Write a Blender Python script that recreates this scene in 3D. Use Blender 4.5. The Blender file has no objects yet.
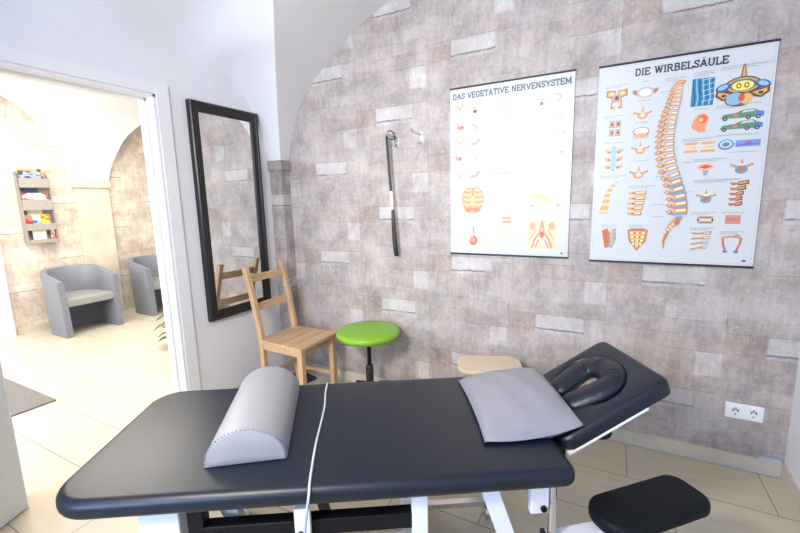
import bpy, bmesh, math, random
from mathutils import Vector, Matrix
PI = math.pi
rnd = random.Random(4)
C = bpy.context.scene.collection

# ------------------------------------------------------------------ helpers
def obj(name, bm, mats, parent=None, smooth=False, bevel=0, kind=None, label=None):
    me = bpy.data.meshes.new(name)
    bmesh.ops.recalc_face_normals(bm, faces=bm.faces[:])
    bm.to_mesh(me); bm.free()
    for m in (mats if isinstance(mats, (list, tuple)) else [mats]): me.materials.append(m)
    if smooth:
        for p in me.polygons: p.use_smooth = True
    o = bpy.data.objects.new(name, me); C.objects.link(o)
    if parent: o.parent = parent
    if bevel:
        b = o.modifiers.new('bevel', 'BEVEL'); b.width = bevel; b.segments = 3; b.limit_method = 'ANGLE'; b.angle_limit = 0.7
    if smooth:
        try: me.set_sharp_from_angle(angle=math.radians(40))
        except Exception: pass
    if kind: o['kind'] = kind
    if label: o['label'] = label
    return o
def thing(name, label, cat, loc=(0, 0, 0), rotz=0, group=None):
    o = bpy.data.objects.new(name, None); C.objects.link(o); o.empty_display_size = .05
    o.location = loc; o.rotation_euler = (0, 0, rotz); o['label'] = label; o['category'] = cat
    if group: o['group'] = group
    return o
def tag(o, label, cat, group=None):
    o['label'] = label; o['category'] = cat
    if group: o['group'] = group
    return o
def struct(name, bm, m, parent=None, **k):
    return obj(name, bm, m, parent, kind='structure', **k)
def box(bm, x0, x1, y0, y1, z0, z1, mi=0, M=None):
    v = [bm.verts.new((M @ Vector(c)) if M else c) for c in
         [(x0,y0,z0),(x1,y0,z0),(x1,y1,z0),(x0,y1,z0),(x0,y0,z1),(x1,y0,z1),(x1,y1,z1),(x0,y1,z1)]]
    for f in ((0,3,2,1),(4,5,6,7),(0,1,5,4),(1,2,6,5),(2,3,7,6),(3,0,4,7)):
        bm.faces.new([v[i] for i in f]).material_index = mi
    return v
def B(*a, **k):
    bm = bmesh.new(); box(bm, *a, **k); return bm
def bar(bm, p0, p1, w, h, up=Vector((0, 0, 1))):
    """rectangular bar from p0 to p1, w sideways, h along up"""
    p0, p1 = Vector(p0), Vector(p1); d = (p1-p0).normalized()
    s = d.cross(Vector(up)).normalized(); u = s.cross(d).normalized()
    vs = []
    for p in (p0, p1):
        for a, b in ((-1,-1),(1,-1),(1,1),(-1,1)): vs.append(bm.verts.new(p+s*a*w/2+u*b*h/2))
    for f in ((0,1,2,3),(7,6,5,4),(0,4,5,1),(1,5,6,2),(2,6,7,3),(3,7,4,0)): bm.faces.new([vs[i] for i in f])
def loft(bm, loops, closed=True, cap=True, wrap=False, mi=0):
    L = [[bm.verts.new(p) for p in l] for l in loops]
    n = len(L[0]); k = len(L)
    for i in range(k if wrap else k-1):
        a, b = L[i], L[(i+1) % k]
        for j in range(n if closed else n-1):
            bm.faces.new((a[j], a[(j+1) % n], b[(j+1) % n], b[j])).material_index = mi
    if cap and not wrap:
        for l in (L[0], L[-1]):
            try: bm.faces.new(l).material_index = mi
            except ValueError: pass
    return L
def tube(bm, pts, r, n=10, sx=1, sy=1, up=(0, 0, 1), cap=True):
    pts = [Vector(p) for p in pts]; loops = []
    rr = r if isinstance(r, (list, tuple)) else [r]*len(pts)
    prev = None
    for i, p in enumerate(pts):
        d = (pts[min(i+1, len(pts)-1)]-pts[max(i-1, 0)]).normalized()
        if prev is None:
            u = Vector(up)
            if abs(d.dot(u)) > .95: u = Vector((0, 1, 0))
        else: u = prev
        s = d.cross(u).normalized(); u = s.cross(d).normalized(); prev = u
        loops.append([p+s*math.cos(2*PI*k/n)*rr[i]*sx+u*math.sin(2*PI*k/n)*rr[i]*sy for k in range(n)])
    loft(bm, loops, cap=cap)
def lathe(bm, prof, n=32, cx=0, cy=0):
    loft(bm, [[(cx+r*math.cos(2*PI*k/n), cy+r*math.sin(2*PI*k/n), z) for k in range(n)] for r, z in prof])
def crspline(P, k=8):
    P = [Vector(p) for p in P]; Q = [P[0]]+P+[P[-1]]; out = []
    for i in range(1, len(Q)-2):
        for j in range(k):
            t = j/k; a, b, c, d = Q[i-1:i+3]
            out.append(.5*((2*b)+(c-a)*t+(2*a-5*b+4*c-d)*t*t+(3*b-a-3*c+d)*t**3))
    out.append(P[-1]); return out
def rrect(x0, x1, y0, y1, r, z, n=8):
    """rounded rectangle loop, r = radius or four radii (x0y0, x1y0, x1y1, x0y1)"""
    if not isinstance(r, (list, tuple)): r = [r]*4
    out = []
    for (cx, cy, a0, q) in ((x0+r[0], y0+r[0], PI, r[0]), (x1-r[1], y0+r[1], 1.5*PI, r[1]), (x1-r[2], y1-r[2], 0, r[2]), (x0+r[3], y1-r[3], .5*PI, r[3])):
        for k in range(n+1):
            a = a0+.5*PI*k/n; out.append((cx+q*math.cos(a), cy+q*math.sin(a), z))
    return out
def slab_loops(x0, x1, y0, y1, r, z0, z1, e, n=8):
    if not isinstance(r, (list, tuple)): r = [r]*4
    loops = []
    prof = [(e*(1-math.cos(a)), z0+e*(1-math.sin(a))) for a in [PI/2*(1-k/5) for k in range(6)]]
    prof = [(e-e*math.sin(t), z0+e-e*math.cos(t)) for t in [PI/2*k/5 for k in range(6)]]
    prof += [(e-e*math.cos(t), z1-e+e*math.sin(t)) for t in [PI/2*k/5 for k in range(6)]]
    for i, z in prof:
        loops.append(rrect(x0+i, x1-i, y0+i, y1-i, [max(q-i, .003) for q in r], z, n))
    return loops
def slab(bm, *a, **k): loft(bm, slab_loops(*a, **k))
def dup(root):
    r = root.copy(); C.objects.link(r)
    for ch in list(root.children):
        c = ch.copy(); C.objects.link(c); c.parent = r
        for g in list(ch.children):
            d = g.copy(); C.objects.link(d); d.parent = c
    return r

# ------------------------------------------------------------------ materials
def s2l(c): return tuple((x/12.92 if x <= .04045 else ((x+.055)/1.055)**2.4) for x in c)
def rgb(r, g, b): return s2l((r/255, g/255, b/255))+(1,)
class NT:
    def __init__(s, name):
        s.m = bpy.data.materials.new(name); s.m.use_nodes = True; s.t = s.m.node_tree
        s.b = s.t.nodes['Principled BSDF']
    def n(s, typ, **k):
        nd = s.t.nodes.new(typ)
        for a, b in k.items():
            if a.startswith('i_'):
                key = a[2:].replace('_', ' ')
                nd.inputs[int(key) if key.isdigit() else key].default_value = b
            else: setattr(nd, a, b)
        return nd
    def l(s, a, b): s.t.links.new(a, b)
    def mix(s, fac, a, b, typ='MIX'):
        m = s.n('ShaderNodeMix', data_type='RGBA', blend_type=typ)
        for i, v in ((0, fac), (6, a), (7, b)):
            if hasattr(v, 'is_linked'): s.l(v, m.inputs[i])
            else: m.inputs[i].default_value = v
        return m.outputs[2]
    def ramp(s, fac, stops):
        r = s.n('ShaderNodeValToRGB'); s.l(fac, r.inputs[0])
        e = r.color_ramp.elements
        while len(e) < len(stops): e.new(.5)
        for x, (p, c) in zip(e, stops): x.position = p; x.color = c if len(c) == 4 else tuple(c)+(1,)
        return r.outputs[0]
    def math(s, op, a, b=0.0):
        m = s.n('ShaderNodeMath', operation=op)
        for i, v in ((0, a), (1, b)):
            if hasattr(v, 'is_linked'): s.l(v, m.inputs[i])
            else: m.inputs[i].default_value = v
        return m.outputs[0]
    def noise(s, vec, scale, detail=4, rough=.6):
        n = s.n('ShaderNodeTexNoise'); n.inputs['Scale'].default_value = scale; n.inputs['Detail'].default_value = detail; n.inputs['Roughness'].default_value = rough
        if vec is not None: s.l(vec, n.inputs['Vector'])
        return n.outputs['Fac']
    def mapping(s, vec, scale=(1,1,1), rot=(0,0,0), loc=(0,0,0)):
        m = s.n('ShaderNodeMapping'); m.inputs['Scale'].default_value = scale; m.inputs['Rotation'].default_value = rot; m.inputs['Location'].default_value = loc
        s.l(vec, m.inputs['Vector']); return m.outputs[0]
    def bump(s, h, strength, dist=.01):
        b = s.n('ShaderNodeBump'); b.inputs['Strength'].default_value = strength; b.inputs['Distance'].default_value = dist
        s.l(h, b.inputs['Height']); s.l(b.outputs[0], s.b.inputs['Normal'])
def mat(name, col, rough=.5, metal=0, vary=.06, scale=30, bump=0, bscale=200, coat=0, spec=None):
    N = NT(name); tc = N.n('ShaderNodeTexCoord').outputs['Object']
    f = N.noise(tc, scale)
    d = tuple(max(0, c*(1-vary)) for c in col[:3])+(1,); h = tuple(min(1, c*(1+vary)) for c in col[:3])+(1,)
    N.l(N.ramp(f, [(.3, d), (.7, h)]), N.b.inputs['Base Color'])
    N.b.inputs['Roughness'].default_value = rough; N.b.inputs['Metallic'].default_value = metal
    N.b.inputs['Coat Weight'].default_value = coat
    if spec is not None: N.b.inputs['Specular IOR Level'].default_value = spec
    if bump: N.bump(N.noise(tc, bscale, 3), bump, .002)
    return N.m

M = {}
M['plaster'] = mat('white wall paint', (.76, .76, .775, 1), .75, vary=.015, scale=6, bump=.15, bscale=60)
M['white_paint'] = mat('white lacquer', (.80, .80, .81, 1), .35, vary=.01)
M['leaf_paint'] = mat('off white door lacquer', (.70, .70, .67, 1), .4, vary=.01)
M['vinyl_black'] = mat('dark navy vinyl upholstery', (.0022, .0062, .0155, 1), .38, vary=.08, bump=.12, bscale=900, spec=.55)
M['vinyl_arm'] = mat('matt black vinyl', (.003, .005, .008, 1), .6, spec=.22)
M['vinyl_grey'] = mat('light grey vinyl', (.33, .33, .345, 1), .42, vary=.03, bump=.2, bscale=800)
M['pillow'] = mat('grey pillow vinyl', (.27, .265, .29, 1), .46, vary=.04, bump=.2, bscale=700)
M['frame_white'] = mat('white powder coat', (.80, .80, .82, 1), .35, vary=.01)
M['metal_black'] = mat('black steel', (.005, .005, .006, 1), .5, vary=.1, spec=.25)
M['chrome'] = mat('chrome', (.75, .75, .75, 1), .14, 1, vary=.02)
M['brushed'] = mat('brushed nickel', (.68, .67, .65, 1), .28, 1, vary=.05)
M['mirror_frame'] = mat('black brown mirror frame', (.010, .010, .012, 1), .35, vary=.2, scale=12)
M['green'] = mat('apple green vinyl', rgb(128, 178, 44), .38, vary=.04, bump=.2, bscale=700)
M['plastic_black'] = mat('black plastic', (.012, .012, .014, 1), .45)
M['plastic_white'] = mat('white plastic', (.80, .80, .80, 1), .35, vary=.01)
M['socket_dark'] = mat('socket hole', (.03, .04, .08, 1), .6)
M['cable'] = mat('pale grey cable sheath', (.50, .53, .60, 1), .4)
M['armchair'] = mat('mid grey leatherette', (.19, .205, .25, 1), .5, vary=.05, bump=.2, bscale=500)
M['armseat'] = mat('grey seat leatherette', (.27, .27, .275, 1), .45, vary=.05)
M['rack'] = mat('taupe rack metal', (.32, .29, .27, 1), .45, vary=.04)
M['mat'] = mat('charcoal door mat', (.17, .165, .165, 1), .95, vary=.25, scale=120, bump=.8, bscale=400)
M['navy'] = mat('dark blue rubber', (.012, .022, .055, 1), .6)
M['birch'] = mat('pale birch plywood', (.66, .55, .40, 1), .45, vary=.05, scale=8)
M['birch_edge'] = mat('birch plywood edge', (.50, .36, .21, 1), .5, vary=.1, scale=30)
M['pot'] = mat('white ceramic pot', (.8, .8, .78, 1), .3)
M['leaf'] = mat('plant leaf green', (.05, .17, .045, 1), .45, vary=.3, scale=15)
M['soil'] = mat('potting soil', (.03, .02, .014, 1), .95)
M['grout'] = mat('white silicone joint', (.50, .54, .62, 1), .5)
M['glass_mirror'] = mat('mirror glass', (.86, .87, .86, 1), .01, 1, vary=0)
M['seam'] = mat('grey seam thread', (.24, .25, .34, 1), .6)

def wood(name, a, b, axis=0, rough=.45):
    N = NT(name); tc = N.n('ShaderNodeTexCoord').outputs['Object']
    sc = [14, 14, 14]; sc[axis] = 1.2
    v = N.mapping(tc, scale=tuple(sc))
    f = N.noise(v, 2.2, 6, .62)
    w = N.n('ShaderNodeTexWave', wave_type='BANDS', bands_direction=('Y', 'X', 'X')[axis]); N.l(v, w.inputs[0])
    w.inputs['Scale'].default_value = .7; w.inputs['Distortion'].default_value = 5; w.inputs['Detail'].default_value = 3
    ff = N.math('ADD', N.math('MULTIPLY', f, .9), N.math('MULTIPLY', w.outputs['Fac'], .1))
    col = N.ramp(ff, [(.25, a), (.72, b)])
    kn = N.n('ShaderNodeTexVoronoi'); ks = [9, 9, 9]; ks[axis] = 4.5
    N.l(N.mapping(tc, scale=tuple(ks)), kn.inputs['Vector'])
    k = N.ramp(kn.outputs['Distance'], [(.04, (1,1,1)), (.12, (0,0,0))])
    N.l(N.mix(k, col, (a[0]*.35, a[1]*.28, a[2]*.25, 1)), N.b.inputs['Base Color'])
    N.b.inputs['Roughness'].default_value = rough; N.bump(f, .1, .002)
    return N.m
pa, pb = (.43, .26, .13, 1), (.65, .44, .25, 1)
M['pine_x'] = wood('pine along seat', pa, pb, 0); M['pine_y'] = wood('pine across', pa, pb, 1); M['pine_z'] = wood('pine upright', pa, pb, 2)

def tile_mat(name, loc, base, rough=.32, offset=.3):
    N = NT(name); tc = N.n('ShaderNodeTexCoord').outputs['Object']
    v = N.mapping(tc, loc=loc)
    b = N.n('ShaderNodeTexBrick', offset=offset, offset_frequency=2, squash=1)
    N.l(v, b.inputs['Vector'])
    b.inputs['Scale'].default_value = 1; b.inputs['Brick Width'].default_value = .575; b.inputs['Row Height'].default_value = .3075
    b.inputs['Mortar Size'].default_value = .0022; b.inputs['Mortar Smooth'].default_value = .2; b.inputs['Bias'].default_value = 0
    b.inputs['Color1'].default_value = tuple(c*.95 for c in base[:3])+(1,); b.inputs['Color2'].default_value = tuple(c*1.04 for c in base[:3])+(1,)
    b.inputs['Mortar'].default_value = tuple(c*.32 for c in base[:3])+(1,)
    n = N.noise(N.mapping(tc, scale=(1, 5, 1)), 4, 6, .65)
    N.l(N.mix(1, b.outputs['Color'], N.ramp(n, [(.3, (.90, .89, .87)), (.7, (1.04, 1.04, 1.05))]), 'MULTIPLY'), N.b.inputs['Base Color'])
    N.b.inputs['Roughness'].default_value = rough
    N.bump(N.math('SUBTRACT', 1.0, b.outputs['Fac']), .4, .002)
    return N.m
FB = (.60, .52, .375, 1)
M['floor'] = tile_mat('beige stone tile floor', (-.66+.575*4, .0275+.3075*40, 0), FB, offset=.7)
M['floor_hall'] = tile_mat('cream stone tile floor', (2.16+.575*4, .26+.3075*40+.03, 0), (.56, .52, .43, 1), offset=.25)
M['skirt'] = mat('beige tile skirting', (.60, .54, .43, 1), .35, vary=.08, scale=5)

def stone_mat(name, k=1.0):
    N = NT(name); tc = N.n('ShaderNodeTexCoord').outputs['Object']
    at = N.n('ShaderNodeAttribute', attribute_name='col'); uv = N.n('ShaderNodeUVMap').outputs[0]
    base = at.outputs['Color']; flag = at.outputs['Alpha']
    base = N.mix(1, base, (.99, .965, .945, 1), 'MULTIPLY')
    # soft clouding and vertical drag marks printed on the paper
    n1 = N.noise(tc, 4.5, 8, .72)
    c = N.mix(1, base, N.ramp(n1, [(.24, (.50, .48, .47)), (.5, (1, .98, .965)), (.76, (1.50, 1.50, 1.52))]), 'MULTIPLY')
    n2 = N.noise(N.mapping(tc, scale=(42, 42, 7)), 1, 7, .78)
    c = N.mix(.8, c, N.ramp(n2, [(.34, (.80, .79, .78)), (.64, (1.12, 1.12, 1.12))]), 'MULTIPLY')
    n3 = N.noise(tc, 46, 6, .75)
    c = N.mix(N.ramp(n3, [(.54, (0,0,0)), (.70, (.7,.7,.7))]), c, (.60, .575, .565, 1))
    c = N.mix(N.ramp(N.noise(N.mapping(tc, loc=(9, 4, 2)), 30, 7, .82), [(.56, (0,0,0)), (.70, (.75,.75,.75))]), c, (.13, .11, .10, 1))
    # plastered bricks: light ragged field in the block, dark crack along its foot
    sx = N.n('ShaderNodeSeparateXYZ'); N.l(uv, sx.inputs[0])
    wob = N.math('MULTIPLY', N.math('SUBTRACT', N.noise(tc, 22, 5, .7), .5), .22)
    yy = N.math('ADD', sx.outputs[1], wob)
    ex = N.math('SUBTRACT', .5, N.math('ABSOLUTE', N.math('SUBTRACT', sx.outputs[0], .5)))
    ex = N.ramp(N.math('ADD', ex, N.math('MULTIPLY', wob, .3)), [(.0, (0,0,0)), (.035, (1,1,1))])
    body = N.ramp(yy, [(.20, (0,0,0)), (.26, (1,1,1)), (.88, (1,1,1)), (1.0, (0,0,0))])
    body = N.math('MULTIPLY', body, N.ramp(N.noise(tc, 16, 6, .75), [(.30, (.25,.25,.25)), (.55, (1,1,1))]))
    field = N.math('MULTIPLY', N.math('MULTIPLY', body, ex), N.math('GREATER_THAN', flag, .85))
    c = N.mix(N.math('MULTIPLY', field, .34), c, (.68, .67, .66, 1))
    dist = N.math('ABSOLUTE', N.math('SUBTRACT', yy, .20))
    crack = N.math('MULTIPLY', N.ramp(dist, [(.015, (1,1,1)), (.065, (0,0,0))]), N.ramp(N.noise(tc, 9, 3), [(.36, (.1,.1,.1)), (.5, (1,1,1))]))
    crack = N.math('MULTIPLY', crack, N.math('GREATER_THAN', flag, .85))
    c = N.mix(N.math('MULTIPLY', crack, .75), c, (.09, .08, .075, 1))
    # plain blocks that end in a thin dark line
    e = N.math('ADD', sx.outputs[1], N.math('MULTIPLY', wob, .35))
    ln = N.ramp(e, [(.0, (1,1,1)), (.045, (0,0,0))])
    sel = N.math('MULTIPLY', N.math('GREATER_THAN', flag, .25), N.math('LESS_THAN', flag, .45))
    c = N.mix(N.math('MULTIPLY', N.math('MULTIPLY', ln, sel), .7), c, (.10, .085, .08, 1))
    # thin dark joints that come and go
    vx = N.ramp(sx.outputs[0], [(.0, (1,1,1)), (.02, (0,0,0))])
    vx = N.math('MULTIPLY', vx, N.ramp(N.noise(tc, 5, 4), [(.52, (0,0,0)), (.6, (.55,.55,.55))]))
    c = N.mix(vx, c, (.12, .10, .095, 1))
    N.l(c, N.b.inputs['Base Color'])
    N.b.inputs['Roughness'].default_value = .5; N.b.inputs['Specular IOR Level'].default_value = .45
    N.bump(n3, .12, .003)
    return N.m
M['stone'] = stone_mat('stone pattern wallpaper')
def colattr():
    N = NT('printed chart inks'); a = N.n('ShaderNodeAttribute', attribute_name='col')
    tc = N.n('ShaderNodeTexCoord').outputs['Object']
    N.l(N.mix(1, a.outputs['Color'], N.ramp(N.noise(tc, 220, 3), [(.3, (.90, .89, .88)), (.7, (1.05, 1.05, 1.05))]), 'MULTIPLY'), N.b.inputs['Base Color'])
    N.b.inputs['Roughness'].default_value = .3
    return N.m
M['ink'] = colattr()
M['paper'] = mat('coated chart paper', (.60, .62, .62, 1), .30, vary=.01)

# ------------------------------------------------------------------ wallpaper
CW, CH = .535, .65      # repeat of the wallpaper
CELL = [ # x0,x1,z0,z1,(tone),flag ; origin = centre of a plastered brick
 (-.300,-.135,-.055,.055,(0.387,0.321,0.289),.0), (-.135,.135,-.055,.055,(0.460,0.439,0.428),1.), (.135,.235,-.055,.055,(0.441,0.405,0.388),.0),
 (-.300,.235,.055,.135,(0.414,0.369,0.349),.35),
 (-.300,-.11,.135,.27,(0.436,0.397,0.380),.0), (-.11,.02,.135,.27,(0.446,0.410,0.395),.0), (.02,.125,.135,.27,(0.427,0.384,0.365),.0), (.125,.235,.145,.27,(0.510,0.494,0.488),.6), (.125,.235,.135,.145,(0.432,0.390,0.370),.0),
 (-.300,-.02,.27,.355,(0.433,0.382,0.357),.0), (-.02,.235,.27,.355,(0.419,0.364,0.339),.35),
 (-.300,-.17,.355,.50,(0.407,0.377,0.367),.0), (-.17,.06,.355,.43,(0.432,0.390,0.370),.35), (.06,.235,.355,.43,(0.417,0.384,0.375),.0), (-.17,-.02,.43,.50,(0.386,0.342,0.323),.0), (-.02,.235,.43,.50,(0.441,0.410,0.399),.35),
 (-.300,-.05,.50,.595,(0.423,0.372,0.349),.0), (-.05,.12,.50,.595,(0.413,0.369,0.355),.0), (.12,.235,.50,.595,(0.441,0.405,0.391),.0)]
def wallpaper(name, origin, ax, length, z0, z1, phase, parent=None, tone=1.0, spot=(0,0), pale=0):
    """rectangles of printed stone on the plane through origin along unit vector ax"""
    bm = bmesh.new(); cl = bm.loops.layers.float_color.new('col'); uvl = bm.loops.layers.uv.new('UVMap')
    ax = Vector(ax); origin = Vector(origin)
    k0 = int(math.floor((0-phase)/CW))-1
    for k in range(k0, k0+int(length/CW)+4):
        cx = phase+k*CW
        half = 0 if k % 2 == 0 else CH/2
        for j in range(-2, 7):
            cz = spot[1]+half+j*CH
            for (a, b, c, d, col, fl) in CELL:
                col = tuple(q*(1-pale)+w_*pale for q, w_ in zip(col, (.60, .54, .47)))  # pale blends a cream glow wash into the block colours
                X0, X1, Z0, Z1 = max(cx+a, 0), min(cx+b, length), max(cz+c, z0), min(cz+d, z1)
                if X1-X0 < 1e-4 or Z1-Z0 < 1e-4: continue
                vs = [bm.verts.new(origin+ax*x+Vector((0,0,z))) for x, z in ((X0,Z0),(X1,Z0),(X1,Z1),(X0,Z1))]
                f = bm.faces.new(vs)
                for lp, (u, w) in zip(f.loops, (((X0-cx-a)/(b-a),(Z0-cz-c)/(d-c)), ((X1-cx-a)/(b-a),(Z0-cz-c)/(d-c)), ((X1-cx-a)/(b-a),(Z1-cz-c)/(d-c)), ((X0-cx-a)/(b-a),(Z1-cz-c)/(d-c)))):
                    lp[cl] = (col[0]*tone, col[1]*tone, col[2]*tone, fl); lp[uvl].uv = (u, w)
    return bm

# ------------------------------------------------------------------ the room
L, W, F, YB = -1.84, 1.335, -5.3, -5.2      # door wall, right wall, far hall wall, wall behind
LH = L-.13
ARCH = [(0,1.705),(.02,1.80),(.045,1.89),(.08,1.98),(.14,2.09),(.20,2.17),(.28,2.25),(.37,2.315),(.45,2.36),(.62,2.50),(.79,2.58),(.94,2.634),(1.2,2.71),(1.5,2.77),(1.8,2.80),(2.2,2.80)]
def A(s):
    if s <= 0: return ARCH[0][1]
    for (a, b), (c, d) in zip(ARCH, ARCH[1:]):
        if s <= c: return b+(d-b)*(s-a)/(c-a)
    return 2.80
SS = [0,.01,.02,.045,.08,.11,.14,.17,.20,.24,.28,.32,.37,.41,.45,.50,.56,.62,.70,.79,.86,.94,1.05,1.2,1.35,1.5,1.65,1.8]
def vault(name, xs, ys, fz):
    bm = bmesh.new(); g = [[bm.verts.new((x, y, fz(x, y))) for y in ys] for x in xs]
    for i in range(len(xs)-1):
        for j in range(len(ys)-1):
            a, b, c, d = g[i][j], g[i+1][j], g[i+1][j+1], g[i][j+1]
            # split along the diagonal that keeps the groin sharp
            if abs(a.co.z-c.co.z) < abs(b.co.z-d.co.z): bm.faces.new((a, b, d)); bm.faces.new((b, c, d))
            else: bm.faces.new((a, b, c)); bm.faces.new((a, c, d))
    o = struct(name, bm, M['plaster'], smooth=True)
    o.data.set_sharp_from_angle(angle=math.radians(28))
    return o
PX, PY = -1.72, -.09     # free corner of the pier in the corner
xs = [L, L+.003, L+.01, L+.02, -1.80, -1.76]+[PX+s for s in SS]+[.35, .6, .85, 1.1, W]
def fillet(v, d):     # the vault swings softly out of the door wall
    R_ = min(.02+.55*max(0, v-.15), .55)
    return 0 if d >= R_ else R_-math.sqrt(max(0, R_*R_-(R_-d)**2))
def groin(s_):          # depth v at which the two webs meet above x = PX + s_
    lo, hi = s_, 2.2
    for _ in range(50):
        m = (lo+hi)/2
        if A(m)-fillet(m, PX+s_-L) < A(s_): lo = m
        else: hi = m
    return hi
ys = [0, -.03, -.06]+sorted({round(PY-(groin(s_) if s_ else 0), 5) for s_ in SS if s_ < 1.5}, reverse=True)+[-2.2, -2.6, -3.1, -3.6, -4.1, -4.6, YB]
vault('ceiling', xs, ys, lambda x, y: max(A(x-PX), A(PY-y)-fillet(PY-y, x-L)))
# floor of the treatment room and of the hall behind the door
struct('floor', B(L-.065, W+.02, YB, .02, -.05, 0), M['floor'])
struct('floor_hall', B(F-.05, L-.065, -3.4, 2.4, -.05, 0), M['floor_hall'])
# stone-papered wall with its repeat
struct('wall_back', wallpaper('wall_back', (L-.02, 0, 0), (1, 0, 0), W-L+.04, 0, 2.85, -.253-(L-.02), spot=(0, .315)), M['stone'])
struct('wall_right', B(W, W+.1, YB, .02, 0, 2.9), M['plaster'])
DY0, DY1, DZ = -1.80, -.937, 2.018       # the door opening
bm = bmesh.new()
box(bm, LH, L, DY1, .0, 0, 2.95); box(bm, LH, L, YB, DY0, 0, 2.95); box(bm, LH, L, DY0, DY1, DZ, 2.95)
struct('wall_left', bm, M['plaster'])
# wall behind the camera, with the window opening that lights the room
WX0, WX1, WZ0, WZ1 = -1.45, -.15, 1.15, 2.45
bm = bmesh.new()
box(bm, L, WX0, YB-.2, YB, 0, 2.95); box(bm, WX1, W, YB-.2, YB, 0, 2.95); box(bm, WX0, WX1, YB-.2, YB, 0, WZ0); box(bm, WX0, WX1, YB-.2, YB, WZ1, 2.95)
struct('wall_front', bm, M['plaster'])
bm = bmesh.new()
for a in ((WX0, WX0+.05), (WX1-.05, WX1), ((WX0+WX1)/2-.03, (WX0+WX1)/2+.03)): box(bm, a[0], a[1], YB-.14, YB-.08, WZ0, WZ1)
for a in ((WZ0, WZ0+.05), (WZ1-.05, WZ1)): box(bm, WX0, WX1, YB-.14, YB-.08, a[0], a[1])
struct('window_1', bm, M['white_paint'])
# pier in the corner
pier = thing('trim_pier', 'stone pier in the corner', 'pier'); pier['kind'] = 'structure'
for k in ('label', 'category'): del pier[k]
def cube_paper(x0, x1, y0, y1, z0, z1, tone, spotz, ph):
    bm = wallpaper('x', (x0, y0, 0), (1, 0, 0), x1-x0, z0, z1, ph, tone=tone, spot=(0, spotz))
    b2 = wallpaper('x', (x1, y0, 0), (0, 1, 0), y1-y0, z0, z1, ph, tone=tone*.97, spot=(0, spotz))
    me = bpy.data.meshes.new('tmp'); b2.to_mesh(me); b2.free(); bm.from_mesh(me); bpy.data.meshes.remove(me)
    cl = bm.loops.layers.float_color['col']
    for zz in (z0, z1):
        f = bm.faces.new([bm.verts.new(c) for c in ((x0,y0,zz),(x1,y0,zz),(x1,y1,zz),(x0,y1,zz))])
        for lp in f.loops: lp[cl] = (.40*tone, .36*tone, .33*tone, 0)
    return bm
obj('shaft', cube_paper(L, PX, PY, 0, 0, 1.63, .92, .10, .05), M['stone'], pier)
obj('capital', cube_paper(L, PX+.018, PY-.018, 0, 1.63, 1.704, .85, .45, .3), M['stone'], pier)
# skirting tiles with a white joint
bm = bmesh.new(); box(bm, PX, W, -.012, 0, 0, .072); struct('baseboard_back', bm, M['skirt'])
bm = bmesh.new(); box(bm, W-.10, W-.012, -.016, -.0, .070, .084); box(bm, PX, W, -.017, -.012, 0, .005); struct('trim_1', bm, M['grout'])
bm = bmesh.new(); box(bm, W-.012, W, YB, -.012, 0, .075); struct('baseboard_right', bm, M['skirt'])
bm = bmesh.new(); box(bm, L, L+.012, -.857, PY, 0, .075); box(bm, L, L+.012, YB, -1.88, 0, .075); struct('baseboard_left', bm, M['skirt'])

# door frame and leaf
door = bpy.data.objects.new('door_1', None); C.objects.link(door); door['kind'] = 'structure'
bm = bmesh.new()
for x0, x1 in ((L, L+.016), (LH-.016, LH)):
    box(bm, x0, x1, DY1, DY1+.08, 0, DZ+.066); box(bm, x0, x1, DY0-.08, DY0, 0, DZ+.066); box(bm, x0, x1, DY0, DY1, DZ, DZ+.066)
obj('casing', bm, M['white_paint'], door, bevel=.004)
bm = bmesh.new()
box(bm, LH, L+.01, DY1-.018, DY1, 0, DZ); box(bm, LH, L+.01, DY0, DY0+.018, 0, DZ); box(bm, LH, L+.01, DY0, DY1, DZ-.018, DZ)
box(bm, LH+.02, LH+.075, DY1-.032, DY1-.018, 0, DZ-.018); box(bm, LH+.02, LH+.075, DY0+.018, DY0+.032, 0, DZ-.018); box(bm, LH+.02, LH+.075, DY0, DY1, DZ-.032, DZ-.018)
obj('jamb', bm, M['white_paint'], door, bevel=.002)
hx, hy = L+.012, DY0+.014
Ml = Matrix.Translation((hx, hy, 0)) @ Matrix.Rotation(math.atan2(-.87, .44), 4, 'Z')
bm = bmesh.new(); box(bm, 0, .84, -.04, 0, .006, 1.99, M=Ml)
leafo = obj('door_leaf', bm, M['leaf_paint'], door, bevel=.003)
bm = bmesh.new(); tube(bm, [Ml @ Vector(c) for c in ((.78, .0, 1.05), (.78, .05, 1.05), (.77, .055, 1.05), (.66, .055, 1.05))], .009)
lathe_m = bm
obj('door_handle', bm, M['brushed'], leafo, smooth=True)

# ------------------------------------------------------------------ the hall
HP0, HP1 = .11, .50
ARCH_H = [(0,1.705),(.02,1.83),(.05,1.94),(.09,2.05),(.14,2.18),(.20,2.29),(.28,2.39),(.37,2.48),(.45,2.54),(.57,2.61),(.79,2.71),(.94,2.76),(1.2,2.82),(1.5,2.86),(1.8,2.88),(2.2,2.88)]
def AH(s):
    if s <= 0: return ARCH_H[0][1]
    for (a, b), (c, d) in zip(ARCH_H, ARCH_H[1:]):
        if s <= c: return b+(d-b)*(s-a)/(c-a)
    return 2.88      # pilaster between the two niches of the far wall
hx_s = [F, F+.02, F+.05]+[F+.05+s for s in SS]
hx_all = sorted(set(hx_s+[LH-(v-F) for v in hx_s]))
hys = sorted(set([HP0-s for s in SS]+[HP1+s for s in SS]+[(HP0+HP1)/2, -1.9, -2.3, -2.8, -3.4]))
vault('ceiling_hall', hx_all, hys, lambda x, y: max(AH(max(HP0-y, y-HP1)), AH(min(x-F-.05, LH-.05-x)) if min(x-F, LH-x) < 1.7 else 2.88))
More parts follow.
